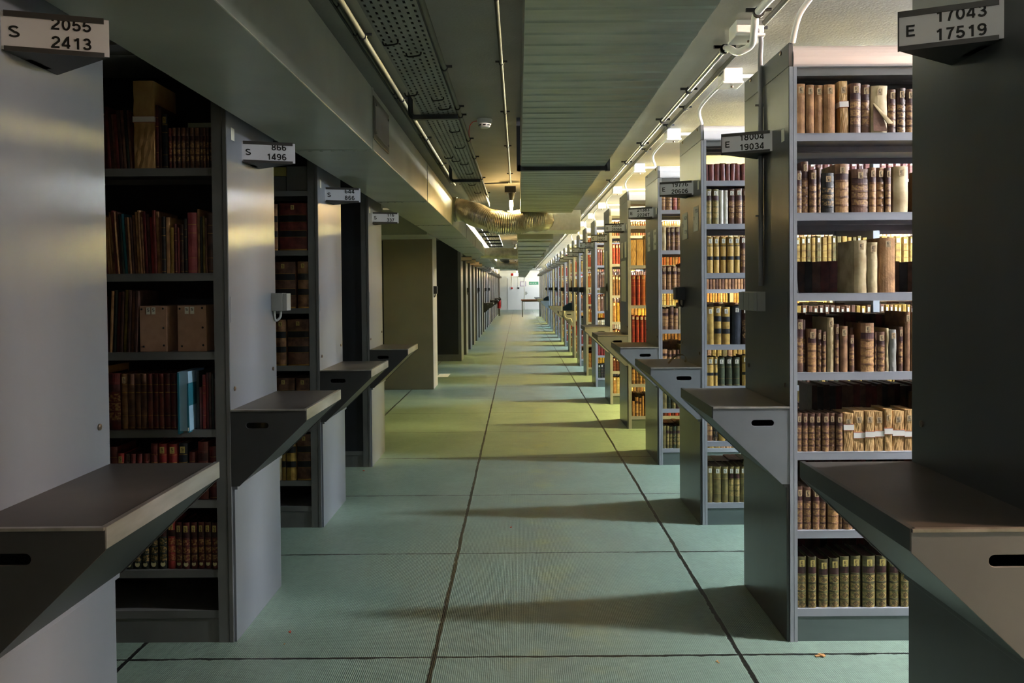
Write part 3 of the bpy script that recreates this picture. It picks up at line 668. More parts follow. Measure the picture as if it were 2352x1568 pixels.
for i in (7, 8, 9, 11, 13, 15, 16, 18): switch(1, RX[i], RY[i]+.5, 1.38, .09, .09, .07, M_swd, f'dark light switch on bookcase {ORD[i]} of the lit row')
switch(-1, -1.205, 11.1, 1.40, .10, .11, .05, M_swd, 'dark light switch on the pillar')
for i in (1, 4, 7, 9): switch(-1, -1.125, LFAR[i]+.4, 1.38, .10, .10, .06, M_swd, f'dark light switch on the {ORD[i]} dark bookcase beyond the pillar')
# paper notices on bookcase ends
def notice(s, Xp, y, z, w, h, lines, label, tilt=0):
    e = empty('paper_notice', (Xp - s*.0015, y, z)); tag(e, label, 'notice')
    MB().box(0, -s*.0008, -w/2, w/2, -h/2, h/2, rot=Matrix.Rotation(tilt, 4, 'X')).build('sheet', M_stickw, e)
    base = Matrix(((0, 0, -s, -s*.0012), (-s, 0, 0, 0), (0, 1, 0, 0), (0, 0, 0, 1)))
    for t, u, v, sz in lines:
        text_mesh(t, sz, M_black, 'lettering', e, base @ Matrix.Translation((u, v, .0)), 1.1, align='CENTER', ext=.0001)
notice(1, RX[2], RY[2]+.13, 1.83, .13, .15, [('D', -.04, -.005, .03), ('7730', .02, .035, .03), ('-', .02, -.04, .03)], 'paper notice reading D 7730, the nearer to the post of two')
notice(1, RX[2], RY[2]+.44, 1.81, .15, .17, [('D', -.05, -.005, .03), ('6626', .025, .04, .03), ('7729', .025, -.05, .03)], 'paper notice reading D 6626 and 7729 by the aisle edge')
for i, dy, l1, l2 in ((3, .13, '8760', '9403'), (3, .42, '8266', '8758'), (4, .13, '', ''), (4, .4, '', '')):
    notice(1, RX[i], RY[i]+dy, 1.80, .13, .16, [('D', -.045, -.005, .028), (l1, .02, .04, .028), (l2, .02, -.045, .028)] if l1 else [], f'{"upper" if dy < .2 else "lower"} paper notice on the {ORD[i]} bookcase end of the lit row')
notice(1, RX[4], RY[4]+.3, 1.48, .36, .42, [], 'large faint printed sheet on the fifth bookcase end of the lit row')
notice(1, RX[5], RY[5]+.3, 1.62, .22, .5, [], 'tall yellowish printed list on the bookcase end signed E 28068')
notice(1, RX[5], RY[5]+.28, 1.30, .2, .34, [], 'narrow paper sheet below the list on the bookcase signed E 28068')
MB_ = MB()

# ------------------------------------------------------------------ books
def book_shell(w, h, d, segs, bulge, t=.0025):
    """cover with a rounded spine facing -y; segs = [(z0, z1, offset, material)] bottom to top"""
    n = 7
    def outline(off):
        pts = [(-w/2, d), (-w/2, .004)]
        for k in range(n):
            u = -1+2*k/(n-1); u *= .97
            pts.append((u*w/2, -(bulge+off)*(1-u*u)-off*.3+ (0 if off else 0)))
        pts += [(w/2, .004), (w/2, d)]
        return pts
    mb = MB(); rows = []
    for z0, z1, off, m in segs:
        rows.append((z0, off, m)); rows.append((z1, off, None))
    np_ = n+4; idx = []
    for z, off, m in rows:
        idx.append(len(mb.v)); mb.v += [(x, y, z) for x, y in outline(off)]
    for r in range(len(rows)-1):
        m = rows[r][2]
        if m is None: m = rows[r+1][2] if rows[r+1][1] > rows[r][1] else segs[(r-1)//2][3]
        a, b = idx[r], idx[r+1]
        for k in range(np_-1):
            mm = m if 2 <= k <= np_-4 else 0
            mb.f.append((a+k, a+k+1, b+k+1, b+k)); mb.m.append(mm)
    # inner top strip
    o = outline(0); top = segs[-1][1]; a = len(mb.v)
    inner = [(x*(1-2*t/w), y+(t if 1 < k < np_-2 else 0)) for k, (x, y) in enumerate(o)]
    mb.v += [(x, y, top) for x, y in inner]; b = len(mb.v); mb.v += [(x, max(y, .004), top-.006) for x, y in inner]
    L = idx[-1]
    for k in range(np_-1):
        mb.f.append((L+k, L+k+1, a+k+1, a+k)); mb.m.append(0)
        mb.f.append((a+k, a+k+1, b+k+1, b+k)); mb.m.append(0)
    mb.f.append(tuple(idx[0]+k for k in reversed(range(np_)))); mb.m.append(0)
    return mb
def letter(mb, ch, cx, z0, w, h, y, m):
    t = h*.17
    def b(x0, x1, za, zb): mb.face([(cx-w/2+x0*w, y, z0+za*h), (cx-w/2+x1*w, y, z0+za*h), (cx-w/2+x1*w, y, z0+zb*h), (cx-w/2+x0*w, y, z0+zb*h)], m)
    if ch == 'E': b(0, .25, 0, 1); b(.25, 1, 0, .17); b(.25, .85, .42, .58); b(.25, 1, .83, 1)
    if ch == 'S': b(0, 1, 0, .17); b(.75, 1, .17, .42); b(0, 1, .42, .58); b(0, .25, .58, .83); b(0, 1, .83, 1)
def spine_segs(h, style):
    s = []
    if style in ('rib', 'ribgilt'):
        nb = 5; g = .0035; z = 0; H_ = h
        cuts = [.155, .325, .49, .655, .82]
        prev = 0
        for k, c in enumerate(cuts):
            m = 1 if (k % 2 or style == 'ribgilt') else (1 if k else 0)
            s.append((prev*H_, c*H_-g, 0, 2 if k == 4 else m)); s.append((c*H_-g, c*H_+g, .0022, 0)); prev = c+g/H_
        s.append((prev*H_, H_, 0, 0))
    elif style == 'bands':  # tan book with two black labels
        for a, b, m in ((0, .03, 3), (.03, .28, 0), (.28, .285, 3), (.285, .42, 4), (.42, .425, 3), (.425, .60, 0), (.60, .605, 3), (.605, .745, 4), (.745, .75, 3), (.75, 1, 0)):
            s.append((a*h, b*h, .0004 if m == 4 else 0, m))
    elif style == 'numband':
        for a, b, m in ((0, .02, 3), (.02, .36, 1), (.36, .46, 4), (.46, .74, 1), (.74, .76, 4), (.76, 1, 0)): s.append((a*h, b*h, 0, m))
    elif style == 'cloth':  # smooth with gilt rules
        for a, b, m in ((0, .03, 0), (.03, .037, 3), (.037, .25, 0), (.25, .255, 3), (.255, .66, 0), (.66, .668, 3), (.668, .80, 0), (.80, .806, 3), (.806, 1, 0)): s.append((a*h, b*h, 0, m))
    elif style in ('vel', 'wrap', 'plain'):
        for k in range(9): s.append((k*h/9, (k+1)*h/9, 0, 0))
    else: s.append((0, h, 0, 0))
    return s
STYLE_NAME = {'rib': 'ribbed leather book', 'ribgilt': 'gilt ribbed leather book', 'bands': 'black-banded folio', 'numband': 'book with a black band', 'cloth': 'cloth book', 'plain': 'plain book', 'vel': 'vellum book', 'wrap': 'wrapped book', 'thin': 'thin pamphlet'}
def make_book(x, y, z, w, h, style, col, d=None, tilt=0, yaw=0, stick='E', smat=None, dot=False, band=None, label='', group='', worn=False, diamonds=False, name=None):
    d = d or min(.24, max(.10, h*.72))
    bulge = 0.0005 if style == 'thin' else min(w*.16, .007)
    if style == 'wrap': bulge = .002
    segs = spine_segs(h, style)
    mats = [leather('paper' if style == 'wrap' else col), gilt(col), M_title if col not in ('black', 'navy') else M_titleblk, M_gold, M_titleblk]
    mb = book_shell(w, h, d, segs, bulge, t=min(.0025, w*.12))
    if diamonds:
        for c in (.075, .24, .40, .57):
            cz = h*c; r1, r2 = w*.30, h*.055; yy = -bulge-.0012
            for (ra, rb) in ((1.0, .78), (.5, .3)):
                P = [(-r1, 0), (0, r2), (r1, 0), (0, -r2)]
                for q in range(4):
                    a, b2 = P[q], P[(q+1) % 4]
                    mb.face([(a[0]*ra, yy, cz+a[1]*ra), (b2[0]*ra, yy, cz+b2[1]*ra), (b2[0]*rb, yy, cz+b2[1]*rb), (a[0]*rb, yy, cz+a[1]*rb)], 2)
    o = mb.build(name or ('wrapped_book' if style == 'wrap' else 'pamphlet' if style == 'thin' else 'book'), mats, smooth=style in ('vel',))
    if style in ('vel', 'wrap'):
        # hand-crumpled outline
        for v in o.data.vertices:
            f_ = .7 if style == 'wrap' else .6
            v.co.x += f_*.0012*math.sin(v.co.z*60+x*90); v.co.y += f_*(.0014*math.sin(v.co.z*45+x*50)+.0012*math.sin(v.co.x*300+v.co.z*110+x*70))
            if v.co.y < .02 and .01 < v.co.z < h-.01: v.co.y -= f_*abs(noise_.noise(Vector((v.co.x*40+x*9, x*31, v.co.z*22))))*.003
    tag(o, label, 'book', group)
    pg = MB()
    if style == 'wrap': pg.box(-w/2+.002, w/2-.002, .0, d-.002, h-.006, h-.001); pg.build('folded_top', leather('paper'), o)
    else: pg.box(-w/2+min(.0025, w*.12), w/2-min(.0025, w*.12), .004, d-.004, .002, h-.005); pg.build('page_block', M_pagesdk if col in ('dkred', 'red', 'green', 'maroon') or diamonds else M_pages, o)
    if stick:
        sw = min(w*.56, .020); sh = min(.026, h*.15) if w > .014 else .016; yy = -bulge-.0026 if style.startswith('rib') else -bulge-.0018
        zt = h-.012 if style != 'wrap' else h-.022
        q = MB(); q.face([(-sw/2, yy, zt-sh), (sw/2, yy, zt-sh), (sw/2, yy, zt), (-sw/2, yy, zt)], 0)
        letter(q, stick, 0, zt-sh*.62, sw*.45, sh*.45, yy-.0002, 1)
        for k in range(3): q.face([(-sw*.3, yy-.0002, zt-sh*(.74+.08*k)), (sw*.3, yy-.0002, zt-sh*(.74+.08*k)), (sw*.3, yy-.0002, zt-sh*(.71+.08*k)), (-sw*.3, yy-.0002, zt-sh*(.71+.08*k))], 1)
        if w > .012: q.build('spine_label', [smat or M_stick, M_ink], o)
    if dot:
        q = MB(); yy = -bulge-.002; q.face([(w*.33*math.cos(k*math.pi/8), yy, h*.11+w*.36*math.sin(k*math.pi/8)) for k in range(16)]); q.build('round_sticker', M_dot, o)
    if band:
        q = MB(); z0 = h*band; bh = .022; e_ = .0015
        q.box(-w/2-e_, w/2+e_, -bulge-.003, d*.98, z0, z0+bh, 0)
        q.box(-w/2-e_*1.3, w/2+e_*1.3, -bulge-.0034, d*.97, z0+bh, z0+bh+.0015, 1); q.box(-w/2-e_*1.3, w/2+e_*1.3, -bulge-.0034, d*.97, z0-.0015, z0, 1)
        q.build('paper_band', [M_band, M_bandred], o)
    o.matrix_world = Matrix.Translation((x, y, z+abs(math.sin(tilt))*w/2+.0003)) @ Matrix.Rotation(tilt, 4, 'Y') @ Matrix.Rotation(yaw, 4, 'Z')
    return o
LVN = ['top', 'second', 'third', 'fourth', 'fifth', 'sixth', 'bottom']
CASE = {'E 18004': 'first open lit bookcase', 'E 19776': 'second open lit bookcase', 'E 21383': 'third open lit bookcase', 'E 23536': 'fourth open lit bookcase', 'S 866': 'first open dark bookcase', 'S 644': 'second open dark bookcase'}
def describe(col, style, n, lv, sgn, extra=''):
    nm = NAMES[col]
    st = {'rib': 'ribbed book', 'ribgilt': 'gilt ribbed book', 'bands': 'black-banded folio', 'numband': 'black-banded book', 'cloth': 'book', 'plain': 'book', 'vel': 'book', 'wrap': 'paper-wrapped book', 'thin': 'thin book'}[style]
    if style == 'wrap': nm = 'brown'
    return f'{nm} {st}, {ORD[n]} from post, {lv} shelf, {CASE[sgn]}'
count = 0
def row(s, Xp, y0, z, u0, items, k, lv, sgn, postw=.014, stick='E', smat=None, dy=.012):
    """items: (u start, u end, height in m, style, colour[, opts]) with u in crop units, k metres per unit, measured from u0 = inner edge of the post"""
    global count
    xe = Xp + s*(.018+postw)
    n = len(items)
    for q, it in enumerate(items):
        a, b, h, style, col = it[:5]; o = dict(it[5]) if len(it) > 5 else {}
        w = (b-a)*k
        xc = (a+b)/2*k - u0*k
        x = (Xp+.0325 if s > 0 else xe) + xc
        rec = o.pop('rec', 0)
        idx = q if s > 0 else n-1-q
        bk = make_book(x, y0+dy+rec+random.uniform(0, .006), z, max(w-.0012, .006), h, style, col, label=describe(col, style, idx, lv, sgn), group=f'books on the {lv} shelf of the {CASE[sgn]}',
                  stick=o.pop('stick', stick), smat=o.pop('smat', smat), **o)
        if style == 'vel' and sgn == 'E 18004' and lv == 'top':
            fl_ = torn_flap(x, 0, z, h); fl_.parent = bk
        count += 1
k1 = .00055
def torn_flap(x, y, z, h):
    q = MB(); P = [(-.028, .62), (-.010, .50), (.012, .36), (.036, .20)]; n = 8; rings = []
    for a, t in P:
        rad = .003+.011*(1-t/.62)**.8; rings.append(len(q.v))
        for j in range(n): th = 2*math.pi*j/n; q.v.append((a+rad*math.cos(th)*1.2, -.012-rad*.3+rad*.5*math.sin(th), t*h+rad*math.sin(th)*.5))
    for a, b in zip(rings, rings[1:]):
        for j in range(n): q.f.append((a+j, a+(j+1) % n, b+(j+1) % n, b+j)); q.m.append(0)
    q.face([(-.028, -.0125, .60*h), (-.026, -.0105, .04*h), (.03, -.0105, .02*h), (.012, -.0125, .30*h)], 1)
    return q.build('torn_flap', [leather('vel'), leather('brown')], None, smooth=True)
def R(a, b, top, st='rib', col='brown', **o): return (a, b, top, st, col, o)
def rows1(base, L): return [(a, b, (base-t)*k1, st, col, o) for a, b, t, st, col, o in L]
S1 = 'E 18004'
row(1, RX[1], RY[1], STD[0], 103, rows1(478, [R(103,172,122,'plain','tan'), R(177,235,130,'plain','tan'), R(240,300,132,'plain','tan'), R(303,385,130,'plain','tan'), R(387,412,220,'rib','dkbrown',rec=.03,stick=None),
    R(424,486,105,'wrap','paper',tilt=-.035,band=.5,stick='E'), R(492,570,122,'rib','brown'), R(575,637,132,'rib','brown'), R(640,760,142,'vel','vel'), R(766,825,168,'rib','brown'), R(830,892,160,'ribgilt','dkbrown'), R(896,955,166,'ribgilt','brown')]), k1, 'top', S1)
row(1, RX[1], RY[1], STD[1], 103, rows1(1057, [R(103,146,752,'ribgilt','brown'), R(147,194,687,'ribgilt','brown'), R(198,252,748,'ribgilt','brown'), R(258,283,733,'ribgilt','brown',stick=None), R(288,380,772,'rib','black'), R(386,488,707,'ribgilt','ltbrown'),
    R(503,627,745,'rib','brown'), R(630,682,735,'ribgilt','ltbrown'), R(688,742,735,'ribgilt','ltbrown'), R(745,787,738,'ribgilt','brown'), R(805,915,728,'vel','vel')]), k1, 'second', S1)
row(1, RX[1], RY[1], STD[2], 103, rows1(1665, [R(108,122,1130,'plain','black',tilt=-.105,stick=None,d=.2), R(520,614,1287,'vel','vel',d=.16), R(617,690,1302,'vel','vel',d=.16), R(705,820,1270,'plain','tan',d=.17)]), k1, 'third', S1)
row(1, RX[1], RY[1], STD[3], 103, rows1(795, [R(105,158,412,'rib','brown'), R(160,183,418,'rib','dkbrown',rec=.02,stick=None), R(187,252,482,'ribgilt','ltbrown'), R(258,288,490,'ribgilt','brown'), R(291,320,503,'ribgilt','brown'), R(328,378,402,'vel','vel'), R(382,412,450,'rib','brown'),
    R(418,475,465,'plain','ltbrown'), R(487,525,528,'rib','brown',tilt=-.01), R(527,550,480,'rib','brown',rec=.04,stick=None), R(567,668,443,'ribgilt','ltbrown'), R(671,685,510,'rib','brown',stick=None), R(690,747,508,'ribgilt','brown'), R(750,773,482,'vel','vel',stick=None), R(778,828,493,'vel','grey'), R(846,878,472,'rib','brown'), R(890,933,365,'plain','ltbrown'), R(936,960,370,'plain','tan')]), k1, 'fourth', S1)
row(1, RX[1], RY[1], STD[4], 103, rows1(1368, [R(104,145,1090,'ribgilt','brown'), R(147,188,1092,'ribgilt','brown'), R(191,242,1093,'ribgilt','brown'), R(244,283,1093,'ribgilt','brown'), R(290,341,1092,'ribgilt','brown'), R(343,386,1092,'ribgilt','brown'), R(391,439,1095,'ribgilt','brown'),
    R(446,518,1093,'wrap','paper',band=.56), R(521,597,1080,'wrap','paper',band=.33), R(601,668,1078,'wrap','paper',band=.35), R(672,738,1082,'wrap','paper',band=.37), R(740,796,1065,'wrap','paper',band=.41), R(802,886,1080,'wrap','paper',band=.38), R(890,960,1070,'wrap','paper',band=.34)]), k1, 'fifth', S1)
k2 = .000628
row(1, RX[1], RY[1], STD[5], 507, [(a, b, (600-t)*k2, st, c, {}) for a, b, t, st, c in [(508,548,325,'ribgilt','brown'),(553,605,330,'ribgilt','brown'),(610,655,328,'ribgilt','brown'),(658,697,338,'ribgilt','brown'),(706,778,335,'ribgilt','ltbrown'),(780,800,345,'ribgilt','brown'),(804,866,340,'ribgilt','brown'),(870,925,345,'ribgilt','brown'),(930,985,338,'ribgilt','brown'),(990,1045,340,'ribgilt','brown')]], k2, 'sixth', S1)
row(1, RX[1], RY[1], STD[6], 507, [(a, b, (1093-t)*k2, 'ribgilt', 'olivebk', {'diamonds': True, 'smat': M_sticky}) for a, b, t in [(508,570,768),(580,632,768),(648,710,785),(717,780,778),(785,845,770),(852,917,766),(925,1008,766),(1014,1081,765),(1100,1160,770),(1169,1220,768),(1223,1275,770),(1280,1335,770)]], k2, 'bottom', S1)
# second bookcase of the lit row
S2 = 'E 19776'; k3 = .000819
SW = dict(smat=M_stickw)
row(1, RX[2], RY[2], LV[2][0], 392, [(a, b, .098, 'plain', 'maroon', {'tilt': .03*(q % 3-1), 'stick': None, 'd': .16}) for q, (a, b) in enumerate([(394,410),(412,450),(455,492),(498,532),(536,566),(570,600),(606,644),(648,680)])], k3, 'top', S2)
row(1, RX[2], RY[2], LV[2][1], 392, [(394,433,.207,'rib','olive',SW),(438,486,.207,'rib','olive',SW),(490,520,.200,'plain','white',{'stick':None}),(525,552,.199,'plain','white',{'stick':None}),(557,602,.207,'rib','brown',SW),(605,655,.208,'rib','brown',SW),(660,700,.207,'rib','brown',SW)], k3, 'second', S2)
row(1, RX[2], RY[2], LV[2][2], 392, [(400,441,.214,'numband','yellow',SW),(447,488,.214,'numband','yellow',SW),(496,540,.214,'numband','yellow',SW),(544,592,.214,'numband','yellow',SW),(596,636,.214,'numband','yellow',SW),(640,680,.216,'rib','brown',SW)], k3, 'third', S2)
k4 = .000907
row(1, RX[2], RY[2], LV[2][3], 641, [(643,690,.222,'cloth','yellow',SW),(692,740,.226,'bands','yellow',SW),(743,797,.221,'bands','yellow',SW),(803,866,.228,'plain','navy',dict(smat=M_stickw, tilt=.03)),(873,920,.223,'rib','dkbrown',SW)], k4, 'fourth', S2)
row(1, RX[2], RY[2], LV[2][4], 641, [(643,688,.172,'numband','yellow',SW),(690,714,.172,'numband','yellow',SW),(716,761,.169,'cloth','green',SW),(765,812,.169,'cloth','green',SW),(815,860,.169,'cloth','green',SW),(873,920,.180,'numband','yellow',SW)], k4, 'fifth', S2)
row(1, RX[2], RY[2], LV[2][5], 641, [(643,680,.19,'rib','ltbrown',SW),(683,716,.19,'ribgilt','navy',SW),(718,762,.19,'cloth','yellow',SW),(765,800,.19,'rib','ltbrown',SW),(803,840,.19,'cloth','olive',SW)], k4, 'sixth', S2)
row(1, RX[2], RY[2], LV[2][6], 641, [(644,679,.216,'plain','olive',SW),(683,737,.213,'cloth','olive',SW),(738,781,.213,'cloth','olive',SW),(783,819,.213,'rib','olive',SW),(820,856,.213,'rib','olive',SW),(859,900,.213,'cloth','olive',SW)], k4, 'bottom', S2)
# third and fourth
S3 = 'E 21383'; k5 = .0011
row(1, RX[3], RY[3], LV[3][0], 68, [(68,96,.17,'rib','ltbrown',{}),(99,143,.17,'ribgilt','brown',{}),(147,180,.17,'rib','pink',{}),(182,215,.17,'rib','ltbrown',{})], k5, 'top', S3)
row(1, RX[3], RY[3], LV[3][1], 68, [(70,101,.183,'vel','vel',{'stick':None}),(106,131,.182,'rib','brown',{}),(133,162,.183,'rib','brown',{}),(165,200,.184,'rib','brown',{})], k5, 'second', S3)
row(1, RX[3], RY[3], LV[3][2], 68, [(70,98,.183,'rib','ltbrown',{}),(102,138,.183,'rib','ltbrown',{}),(141,174,.183,'rib','ltbrown',{}),(176,205,.18,'rib','brown',{})], k5, 'third', S3)
row(1, RX[3], RY[3], LV[3][3], 68, [(70,116,.165,'rib','ltbrown',{'stick':None}),(119,151,.180,'rib','brown',{'stick':None}),(154,182,.168,'rib','ltbrown',{'stick':None}),(186,210,.18,'plain','cream',{'stick':None})], k5, 'fourth', S3)
row(1, RX[3], RY[3], LV[3][4], 68, [(70,105,.165,'rib','tan',{'stick':None}),(107,135,.155,'rib','ltbrown',{'stick':None}),(138,166,.158,'rib','ltbrown',{'stick':None}),(168,200,.16,'rib','brown',{'stick':None})], k5, 'fifth', S3)
row(1, RX[3], RY[3], LV[3][5], 68, [(70,100,.17,'cloth','olive',{'stick':None}),(102,132,.17,'cloth','green',{'stick':None}),(135,165,.17,'rib','olive',{'stick':None}),(168,200,.17,'rib','brown',{'stick':None})], k5, 'sixth', S3)
row(1, RX[3], RY[3], LV[3][6], 68, [(70,92,.180,'plain','olive',{'stick':None}),(95,115,.178,'rib','olive',{'stick':None}),(118,140,.172,'rib','olive',{'stick':None}),(143,166,.175,'rib','green',{'stick':None}),(168,195,.178,'rib','olive',{'stick':None})], k5, 'bottom', S3)
S4 = 'E 23536'; k6 = .001108
row(1, RX[4], RY[4], LV[4][1], 970, [(972,1020,.255,'wrap','paper',{'stick':None}),(1022,1086,.258,'wrap','paper',{'stick':None}),(1089,1140,.258,'wrap','paper',{'stick':None})], k6, 'second', S4)
row(1, RX[4], RY[4], LV[4][2], 970, [(975,1015,.300,'cloth','red',{}),(1018,1054,.300,'cloth','red',{}),(1058,1104,.300,'cloth','orange',{}),(1107,1150,.300,'cloth','red',{})], k6, 'third', S4)
row(1, RX[4], RY[4], LV[4][3], 970, [(978,1004,.305,'cloth','red',SW),(1010,1045,.300,'cloth','red',SW),(1049,1082,.300,'cloth','red',SW),(1086,1120,.300,'cloth','red',SW)], k6, 'fourth', S4)
row(1, RX[4], RY[4], LV[4][4], 970, [(974,1004,.22,'rib','ltbrown',{}),(1006,1036,.205,'rib','brown',{}),(1040,1068,.20,'rib','ltbrown',{}),(1070,1100,.20,'rib','ltbrown',{})], k6, 'fifth', S4)
row(1, RX[4], RY[4], LV[4][5], 970, [(976,1000,.15,'plain','tan',{'stick':None}),(1002,1032,.19,'rib','ltbrown',{'stick':None}),(1036,1060,.18,'rib','ltbrown',{'stick':None}),(1064,1085,.2,'plain','tan',{'stick':None}),(1088,1115,.21,'plain','ltbrown',{'tilt':.04,'stick':None})], k6, 'bottom', S4)

# dark row, nearest open bookcase (signed S 866); u measured towards the post at u = 935..985
SA = 'S 866'; XL1, YL1 = LX[1], LY[1]
def rowL(z, uend, base, L, lv, kk=k1, Xp=XL1, y0=YL1, sgn=SA):
    row(-1, Xp, y0, z, uend, [(a, b, (base-t)*kk, st, col, o) for a, b, t, st, col, o in L], kk, lv, sgn, postw=.043, stick=None)
rnd = random.Random(3)
L = []
u = 118
while u < 350:
    w = rnd.choice((16, 20, 24)); L.append(R(u, u+w, rnd.choice((290, 315, 330, 345, 350)), 'thin', rnd.choice(('dkred', 'dkbrown', 'black', 'maroon', 'brown', 'dkgreen')), tilt=-.05)); u += w+1
L += [R(362,515,105,'wrap','paper',band=.53,d=.2), R(520,543,280,'cloth','dkred'), R(545,562,300,'plain','dkbrown'), R(567,608,345,'cloth','navy',stick='S',smat=M_sticky), R(615,640,450,'rib','maroon')]
for a, b in ((645,670),(673,704),(708,738),(742,764),(768,800),(804,838),(841,862),(864,884),(887,908),(911,934)): L.append(R(a, b, 447, 'rib', 'dkbrown' if (a % 3) else 'brown'))
rowL(1.910, 937, 742, L, 'top')
L = []; u = 126
cols = ['dkbrown', 'dkred', 'tan', 'tan', 'ltbrown', 'maroon', 'tan', 'dkbrown', 'dkgreen', 'teal', 'brown', 'tan', 'dkbrown', 'brown', 'tan', 'tan', 'ltbrown', 'dkred', 'dkbrown', 'red', 'maroon', 'ltbrown', 'brown', 'ltbrown']
q = 0
while u < 556:
    w = rnd.choice((13, 16, 20)); L.append(R(u, u+w, 1000+rnd.choice((35, 45, 60, 70, 85)), 'thin', cols[q % len(cols)], tilt=-.075+.06*(u-126)/430)); u += w+1.5; q += 1
L += [R(560,592,1082,'cloth','black'), R(595,622,1088,'thin','tan'), R(624,652,1162,'cloth','yellow'), R(654,675,1138,'cloth','dkred',stick='S',smat=M_stickw), R(677,692,1165,'thin','maroon'), R(694,720,1140,'cloth','dkbrown'), R(725,748,1098,'cloth','black'),
      R(752,820,1055,'cloth','pink'), R(822,840,1030,'thin','ltbrown'), R(842,858,1085,'thin','dkgreen'), R(860,876,1078,'thin','olive'), R(878,892,1095,'thin','brown'), R(897,942,1062,'cloth','dkbrown')]
rowL(1.490, 946, 1497, L, 'second')
L = [R(140,166,240,'cloth','dkred')]
for a in (178, 203, 228, 253, 280, 306, 330, 355): L.append(R(a, a+22, 196+(a*7 % 20), 'thin', ('dkgreen', 'dkred', 'dkbrown', 'olive', 'dkbrown', 'brown', 'dkbrown', 'tan')[(a//25) % 8], tilt=.05))
rowL(1.174, 958, 652, L, 'third')
L = [R(140,166,748,'wrap','paper',band=.55), R(168,268,798,'rib','dkred')]
for a, b, c in ((272,318,'ltbrown'),(323,370,'brown'),(374,413,'brown'),(416,460,'brown'),(463,503,'maroon'),(506,545,'dkred'),(548,586,'maroon'),(589,632,'dkred'),(635,678,'dkred'),(681,722,'dkred')): L.append(R(a, b, 803, 'cloth', c, stick='S' if a == 272 else None))
L += [R(822,843,790,'thin','dkgreen'), R(846,864,905,'thin','maroon'), R(868,892,815,'cloth','red'), R(896,912,800,'thin','dkred'), R(914,932,798,'thin','dkbrown'), R(935,950,808,'thin','dkgreen'), R(952,968,845,'thin','dkbrown')]
rowL(.862, 972, 1212, L, 'fourth')
k7 = .000559
L = [R(157,204,82,'cloth','maroon'), R(208,264,80,'cloth','maroon'), R(268,314,125,'cloth','red',stick='S',smat=M_sticky), R(317,354,132,'rib','dkbrown'), R(358,400,133,'rib','maroon'), R(405,443,132,'rib','maroon'), R(448,495,130,'rib','maroon'),
     R(506,557,57,'cloth','maroon'), R(562,622,60,'cloth','red',stick='S',smat=M_sticky), R(632,695,62,'cloth','red',stick='S',smat=M_sticky), R(706,770,60,'cloth','navy',stick='S',smat=M_sticky), R(782,824,122,'cloth','maroon'), R(846,920,48,'rib','maroon'), R(926,985,82,'cloth','dkred')]
rowL(.577, 988, 465, L, 'fifth', k7)
L = []
for a, b, c in ((200,250,'dkgreen'),(258,312,'dkgreen'),(317,374,'dkgreen'),(380,435,'dkgreen'),(440,490,'dkgreen'),(494,552,'dkgreen'),(564,620,'dkgreen'),(624,680,'red'),(683,728,'dkred'),(734,788,'dkred'),(792,839,'dkred'),(845,888,'dkred'),(893,939,'dkred'),(945,992,'dkred')):
    L.append(R(a, b, 612 if a in (564, 624) else 628, 'rib', c, dot=c != 'red', stick='S', smat=M_sticky))
rowL(.295, 996, 965, L, 'sixth', k7)
# second dark bookcase: big banded folios
SB = 'S 644'; k8 = .000823
def rowM(z, uend, base, L, lv): rowL(z, uend, base, L, lv, k8, LX[2], LY[2], SB)
FB = dict(stick='S', smat=M_sticky)
rowM(1.654, 512, 1015, [R(236,291,680,'bands','ltbrown'), R(298,502,675,'bands','maroon',d=.26,**FB)], 'second')
rowM(1.31, 530, 1430, [R(252,434,1095,'bands','brown',d=.26,**FB), R(446,527,1093,'bands','ltbrown',**FB)], 'third')
rowM(.968, 385, 437, [R(100,129,112,'bands','yellow'), R(132,214,105,'bands','ltbrown',**FB), R(221,378,102,'bands','brown',d=.26,**FB)], 'fourth')
rowM(.605, 390, 870, [R(110,275,518,'bands','brown',d=.26,**FB), R(284,382,520,'bands','brown',**FB)], 'fifth')
rowM(.281, 398, 1265, [R(124,178,935,'plain','cream'), R(182,210,930,'bands','yellow'), R(214,287,932,'bands','yellow',**FB), R(292,393,930,'bands','brown',**FB)], 'sixth')

# the remaining books behind and farther along, one mass
def mass_book(mb, x, y, z, w, h, d, ci, face=-1, lab=None):
    """x = left edge; face -1 spine towards the camera, +1 spine away"""
    y1 = y+d; i = len(mb.v); b = min(w*.2, .006)
    if face < 0: poly = [(x, y1), (x, y), (x+w*.25, y-b), (x+w*.75, y-b), (x+w, y), (x+w, y1)]
    else: poly = [(x, y), (x+w, y), (x+w, y1), (x+w*.75, y1+b), (x+w*.25, y1+b), (x, y1)]
    mb.prism(poly, 'z', z, z+h, ci)
    if lab is not None and face < 0 and w > .016:
        mb.face([(x+w*.3, y-b-.0008, z+h*.82), (x+w*.7, y-b-.0008, z+h*.82), (x+w*.7, y-b-.0008, z+h*.94), (x+w*.3, y-b-.0008, z+h*.94)], lab)
    if face < 0 and w > .02:
        for c in (.2, .4, .6, .78): mb.face([(x+w*.1, y-b-.0006, z+h*c), (x+w*.9, y-b-.0006, z+h*c), (x+w*.9, y-b-.0006, z+h*(c+.018)), (x+w*.1, y-b-.0006, z+h*(c+.018))], 1)
mk = ['brown', 'dkbrown', 'ltbrown', 'tan', 'vel', 'red', 'dkred', 'yellow', 'olive', 'green', 'black', 'cream', 'orange', 'maroon', 'navy']
mm = [M_stickw, mat('dull_gilt', lin(120, 90, 50), rough=.5)] + [leather(c) for c in mk]
ix = {c: i+2 for i, c in enumerate(mk)}
